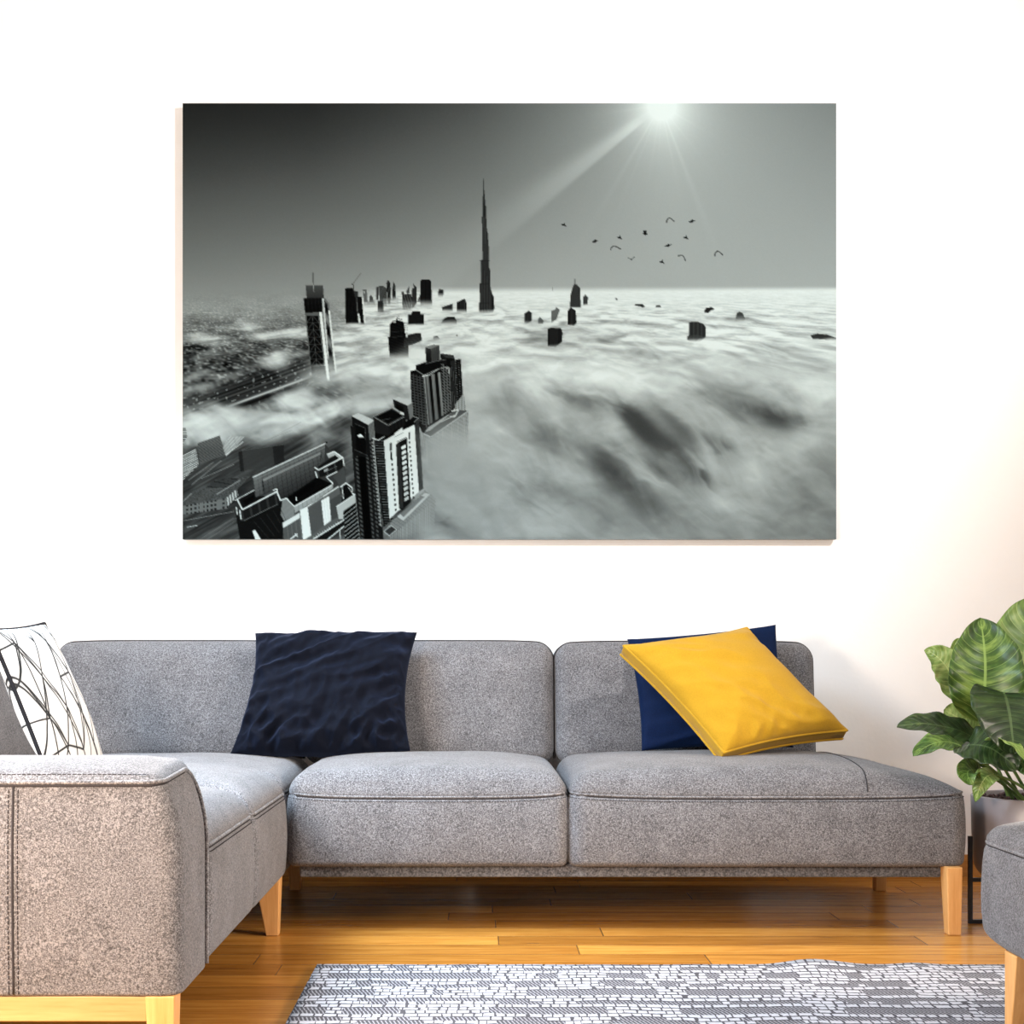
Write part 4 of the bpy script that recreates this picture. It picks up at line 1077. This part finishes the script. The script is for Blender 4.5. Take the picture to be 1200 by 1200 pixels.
plant = thing('potted_plant', 'large-leaved green dumb cane plant in a grey ceramic pot beside the sofa', 'plant', (PX, PY, .134))
PR = .182; ZT = .371
pm, pnt, pb_ = new_mat('grey_glazed_pot')
pnt.links.new(mixc(pnt, noise_tex(pnt, coords(pnt), 12, 3), (.20, .175, .18), (.25, .22, .225)), pb_.inputs['Base Color'])
pb_.inputs['Roughness'].default_value = .32; pb_.inputs['Specular IOR Level'].default_value = .4
prof = [(0, .133)] + [(PR - .045 + .038 * math.sin(PI / 2 * k / 8) - .0, .134 + .05 * (1 - math.cos(PI / 2 * k / 8))) for k in range(9)] + [(PR - .002, .26), (PR, ZT - .004), (PR - .003, ZT), (PR - .009, ZT), (PR - .012, ZT - .004), (PR - .014, ZT - .04), (0, ZT - .04)]
MB().lathe(prof, PX, PY, 64).build('pot', pm, plant)
sm_, snt, sb = new_mat('potting_bark')
snt.links.new(ramp(snt, noise_tex(snt, coords(snt), 60, 4, .7), [(.35, (.012, .008, .008)), (.55, (.05, .025, .022)), (.7, (.16, .08, .075))]), sb.inputs['Base Color']); sb.inputs['Roughness'].default_value = .95
so = MB(); rs = []
for i in range(15):
    r = (PR - .0145) * i / 14; rs.append((r, 0))
vs = []; fs = []
for i in range(15):
    for k in range(48):
        t = 2 * PI * k / 48; r = (PR - .0145) * i / 14
        x, y = PX + r * math.cos(t), PY + r * math.sin(t); vs.append((x, y, ZT - .016 + .008 * noise.noise(Vector((x * 40, y * 40, 1)))))
for i in range(14):
    for k in range(48): fs.append((i * 48 + k, i * 48 + (k + 1) % 48, (i + 1) * 48 + (k + 1) % 48, (i + 1) * 48 + k))
so.add(vs, fs).build('soil', sm_, plant)
chip = MB(); rr = random.Random(3)
for i in range(150):
    t = rr.uniform(0, 2 * PI); r = (PR - .026) * math.sqrt(rr.random()); s = rr.uniform(.005, .010)
    c = Vector((PX + r * math.cos(t), PY + r * math.sin(t), ZT - .012 + rr.uniform(0, .006)))
    q = [c + Vector((rr.uniform(.7, 1.2) * s * a, rr.uniform(.7, 1.2) * s * b_, rr.uniform(.5, 1) * s * d)) for a, b_, d in ((1, 0, 0), (0, 1, 0), (-1, 0, 0), (0, -1, 0), (0, 0, 1), (0, 0, -1))]
    chip.add(q, [(0, 1, 4), (1, 2, 4), (2, 3, 4), (3, 0, 4), (1, 0, 5), (2, 1, 5), (3, 2, 5), (0, 3, 5)])
ch = chip.build('bark_chips', sm_, plant, False); ch['kind'] = 'stuff'

def leaf_material(name, dark, mid, pale, patch):
    m, nt, b = new_mat(name)
    uvn = nd(nt, 'ShaderNodeUVMap', uv_map='leaf'); s = nd(nt, 'ShaderNodeSeparateXYZ'); nt.links.new(uvn.outputs[0], s.inputs[0])
    u, v = s.outputs[0], s.outputs[1]
    au = mth(nt, 'ABSOLUTE', mth(nt, 'SUBTRACT', mth(nt, 'MULTIPLY', u, 2), 1))
    oi = nd(nt, 'ShaderNodeObjectInfo')
    cv = nd(nt, 'ShaderNodeCombineXYZ')
    lv = mth(nt, 'SUBTRACT', v, mth(nt, 'MULTIPLY', mth(nt, 'POWER', au, 1.3), .16))     # lateral veins sweep towards the tip
    nt.links.new(mth(nt, 'MULTIPLY', au, 1.2), cv.inputs[0]); nt.links.new(mth(nt, 'MULTIPLY', lv, 15), cv.inputs[1]); nt.links.new(mth(nt, 'MULTIPLY', oi.outputs['Random'], 40), cv.inputs[2])
    n1 = noise_tex(nt, cv.outputs[0], 1.0, 4, .6)
    cv2 = nd(nt, 'ShaderNodeCombineXYZ'); nt.links.new(mth(nt, 'MULTIPLY', u, 2), cv2.inputs[0]); nt.links.new(mth(nt, 'MULTIPLY', v, 3), cv2.inputs[1]); nt.links.new(mth(nt, 'MULTIPLY', oi.outputs['Random'], 23), cv2.inputs[2])
    n2 = noise_tex(nt, cv2.outputs[0], 1.2, 3, .5)
    f = mth(nt, 'ADD', mth(nt, 'MULTIPLY', n1, .62), mth(nt, 'MULTIPLY', n2, .38))
    c = ramp(nt, f, [(.5 - patch, dark), (.5, mid), (.5 + patch, pale)])
    vein = mth(nt, 'ABSOLUTE', mth(nt, 'SINE', mth(nt, 'MULTIPLY', lv, 38)))
    vl = mth(nt, 'MULTIPLY', mth(nt, 'LESS_THAN', vein, .13), .42)
    c = mixc(nt, vl, c, tuple(min(1, q * 1.25 + .02) for q in pale))
    c = mixc(nt, mth(nt, 'MULTIPLY', mth(nt, 'LESS_THAN', au, .035), .8), c, tuple(min(1, q * 1.15 + .02) for q in pale))
    nt.links.new(c, b.inputs['Base Color']); b.inputs['Roughness'].default_value = .38; b.inputs['Specular IOR Level'].default_value = .4
    b.inputs['Subsurface Weight'].default_value = 0
    bump(nt, b, mth(nt, 'MULTIPLY', vein, 1), .35, .002)
    return m
LM = {'dark': leaf_material('leaf_dark', (.006, .015, .004), (.014, .033, .008), (.055, .095, .024), .17),
      'mid': leaf_material('leaf_mid', (.012, .030, .005), (.045, .10, .013), (.20, .30, .06), .15),
      'pale': leaf_material('leaf_pale', (.06, .12, .02), (.16, .26, .055), (.34, .42, .14), .16)}
stm = plain('leaf_stem', (.10, .17, .045), .5, .3)

def bez(P, t):
    P = [Vector(p) for p in P]
    while len(P) > 1: P = [a.lerp(b_, t) for a, b_ in zip(P[:-1], P[1:])]
    return P[0]

def leaf(ctrl, width, face, tone, cup=.25, wav=.010, seed=0., stem=None, shape=(.42, .62), twist=0., curl=0.):
    """ctrl: bezier points of the midrib from the base to the tip; face: which way the upper side looks"""
    n, m = 36, 15; P = []; UV = []
    face = Vector(face).normalized()
    for i in range(n + 1):
        t = i / n; p = bez(ctrl, t); d = (bez(ctrl, min(1, t + .01)) - bez(ctrl, max(0, t - .01))).normalized()
        side = d.cross(face).normalized()
        if twist: side = Matrix.Rotation(twist * (t - .3), 3, d) @ side
        up = side.cross(d).normalized()
        a, b_ = shape
        pr = (max(1e-4, t) ** a) * (max(0, 1 - t) ** b_) / ((a / (a + b_)) ** a * (b_ / (a + b_)) ** b_)
        row = []
        for j in range(m):
            u = -1 + 2 * j / (m - 1)
            w = width / 2 * pr
            rip = wav * pr * math.sin(t * 26 + abs(u) * 2 + seed) * u * u + .6 * wav * noise.noise(Vector((t * 4, u * 2, seed)))
            ang = cup * abs(u)
            row.append(p + side * u * w * math.cos(ang) + up * (abs(u) * w * math.sin(ang) + rip - curl * w * u * u))
            UV.append(((u + 1) / 2, t))
        P.append(row)
    mb = MB().grid(P)
    me = bpy.data.meshes.new('leaf'); me.from_pydata(mb.v, [], mb.f); me.update()
    lay = me.uv_layers.new(name='leaf')
    for l in me.loops: lay.data[l.index].uv = UV[l.vertex_index]
    o = link('leaf', me, LM[tone], plant)
    sd = o.modifiers.new('thickness', 'SOLIDIFY'); sd.thickness = .0011; sd.offset = 0
    if stem is not None:
        q = [Vector(stem), Vector(stem).lerp(Vector(ctrl[0]), .5) + Vector((0, 0, .03)), Vector(ctrl[0])]
        MB().tube([bez(q, k / 12) for k in range(13)] + [bez(ctrl, .04)], .0052, 8, r_end=.003).build('stem', stm, o)
    return o
def soil(dx, dy): return (PX + dx, PY + dy, ZT - .03)
def lf(px, py, y): return at(px, py, y - .2)
# upright and spreading leaves, from the photograph
leaf([lf(1147, 846, 4.08), lf(1158, 800, 4.02), lf(1156, 770, 4.06), lf(1149, 724, 4.14)], .215, (-.25, -1, .15), 'mid', .34, .007, 1.0, soil(-.02, -.03), (.52, .74))
leaf([lf(1192, 822, 4.22), lf(1196, 790, 4.2), lf(1203, 745, 4.22), lf(1216, 700, 4.3)], .22, (-.35, -1, .1), 'pale', .22, .006, 2.2, soil(.02, .03), (.45, .6))
leaf([lf(1176, 812, 4.02), lf(1182, 822, 3.93), lf(1186, 850, 3.88), lf(1188, 884, 3.88)], .215, (-.1, -1, .55), 'dark', .22, .006, 3.1, soil(0, -.06), (.36, .62))
leaf([lf(1160, 878, 4.05), lf(1130, 852, 4.0), lf(1085, 842, 3.98), lf(1051, 852, 3.97)], .095, (.05, -.75, .8), 'dark', .15, .005, 4.4, soil(-.05, -.03), (.5, .7))
leaf([lf(1158, 900, 4.12), lf(1135, 868, 4.1), lf(1098, 858, 4.1), lf(1070, 886, 4.1)], .085, (-.2, -.7, .8), 'mid', .2, .005, 5.9, soil(-.06, 0), (.5, .6))
leaf([lf(1125, 876, 3.99), lf(1140, 868, 3.93), lf(1165, 872, 3.9), lf(1193, 902, 3.9)], .14, (.15, -.9, .55), 'dark', .2, .006, 6.6, soil(-.04, -.06), (.5, .55))
leaf([lf(1152, 872, 3.96), lf(1172, 858, 3.9), lf(1192, 868, 3.86), lf(1208, 900, 3.84)], .045, (.35, -.6, .8), 'pale', .15, .003, 7.2, None, (.5, .6))
leaf([lf(1150, 906, 4.04), lf(1138, 898, 4.0), lf(1126, 902, 3.98), lf(1140, 920, 3.96)], .07, (-.2, -.9, .4), 'mid', .3, .003, 8.3, soil(-.05, -.05), (.5, .6))
leaf([lf(1166, 908, 4.02), lf(1156, 906, 3.98), lf(1149, 915, 3.98), lf(1143, 940, 4.0)], .062, (-.5, -.8, .35), 'pale', .2, .002, 9.1, soil(.0, -.07), (.45, .8))
leaf([lf(1128, 820, 4.27), lf(1116, 788, 4.27), lf(1104, 768, 4.28), lf(1083, 762, 4.28)], .13, (.2, -1, .35), 'pale', .2, .004, 10.2, soil(-.05, .05), (.4, .8))
leaf([lf(1150, 862, 4.22), lf(1135, 848, 4.2), lf(1118, 838, 4.2), lf(1106, 832, 4.2)], .11, (0, -1, .3), 'pale', .15, .003, 11.5, soil(-.06, .04), (.45, .6))
leaf([lf(1186, 800, 4.3), lf(1186, 770, 4.32), lf(1186, 750, 4.33), lf(1184, 735, 4.34)], .10, (0, -1, .2), 'mid', .2, .003, 12.7, soil(.03, .05), (.5, .6))
leaf([lf(1118, 790, 4.3), lf(1116, 770, 4.3), lf(1117, 755, 4.3), lf(1124, 748, 4.3)], .03, (0, -1, .2), 'pale', .4, .002, 13.7, None, (.5, .6))
leaf([lf(1196, 905, 4.2), lf(1212, 870, 4.15), lf(1236, 850, 4.1), lf(1262, 856, 4.06)], .13, (.1, -.7, .8), 'mid', .2, .005, 14.1, soil(.05, -.02), (.45, .6))
leaf([lf(1205, 850, 4.3), lf(1222, 800, 4.32), lf(1240, 770, 4.34), lf(1262, 750, 4.36)], .17, (.2, -1, .3), 'mid', .2, .005, 15.3, soil(.05, .05), (.45, .6))
leaf([lf(1190, 880, 4.12), lf(1170, 884, 4.08), lf(1152, 886, 4.06), lf(1130, 884, 4.05)], .075, (0, -.8, .7), 'dark', .15, .004, 16.9, soil(.0, .0), (.5, .6))
leaf([lf(1205, 902, 4.05), lf(1203, 890, 3.98), lf(1206, 880, 3.9), lf(1220, 872, 3.85)], .08, (.1, -.8, .6), 'dark', .2, .004, 17.9, soil(.04, -.05), (.5, .6))

# ---------------------------------------------------------------- light
def area(name, loc, target, sx, sy, power, col):
    l = bpy.data.lights.new(name, 'AREA'); l.shape = 'RECTANGLE'; l.size = sx; l.size_y = sy; l.energy = power; l.color = col
    o = bpy.data.objects.new(name, l); COL.objects.link(o); o.location = loc
    o.rotation_euler = (Vector(target) - Vector(loc)).to_track_quat('-Z', 'Y').to_euler(); return o
area('window_daylight', (XL + .03, (WY0 + WY1) / 2, (WZ0 + WZ1) / 2), (-1.12, 3.2, .45), WZ1 - WZ0 - .3, WY1 - WY0 - .3, 120, (.62, .81, 1.0)).data.spread = math.radians(82)
area('warm_fill_left', (-1.2, 1.3, 1.05), (-.7, 2.7, .4), .45, .45, 84, (1, .83, .68))  # added unseen warm fill that brightens the armrest front, no fixture here
area('warm_fill_right', (2.7, 2.5, 1.2), (-.53, 3.1, .3), .5, .5, 24, (1, .88, .76)).data.spread = math.radians(70)  # added unseen fill from the right for the short side's inner face
sp = bpy.data.lights.new('canvas_shadow_spot', 'SPOT'); sp.energy = 680; sp.spot_size = math.radians(74); sp.spot_blend = .9; sp.shadow_soft_size = .10; sp.color = (1, .985, .96)  # added unseen spot, throws the canvas shadow left and down, whitens the wall
so_ = bpy.data.objects.new('canvas_shadow_spot', sp); COL.objects.link(so_); so_.location = (2.5, 1.5, 3.2)
so_.rotation_euler = (Vector((.0, 4.83, 2.25)) - so_.location).to_track_quat('-Z', 'Y').to_euler()
w = bpy.data.worlds.new('daylight'); scene.world = w; w.use_nodes = True
w.node_tree.nodes['Background'].inputs[0].default_value = (1, .985, .97, 1); w.node_tree.nodes['Background'].inputs[1].default_value = .75

# ---------------------------------------------------------------- camera
cam = bpy.data.cameras.new('camera'); co_ = bpy.data.objects.new('camera', cam); COL.objects.link(co_)
co_.location = (0, 0, CAM_H); co_.rotation_euler = (PI / 2, 0, 0)
cam.sensor_width = 36; cam.lens = F_PX / 1200 * 36; cam.shift_x = (600 - CX) / 1200; cam.shift_y = -(600 - CY) / 1200
cam.clip_start = .05
scene.camera = co_
scene.view_settings.view_transform = 'Standard'; scene.view_settings.look = 'None'
scene.view_settings.gamma = 1; scene.view_settings.use_curve_mapping = False; scene.view_settings.exposure = 0
scene.cycles.use_denoising = True
scene.cycles.max_bounces = 8; scene.cycles.diffuse_bounces = 5
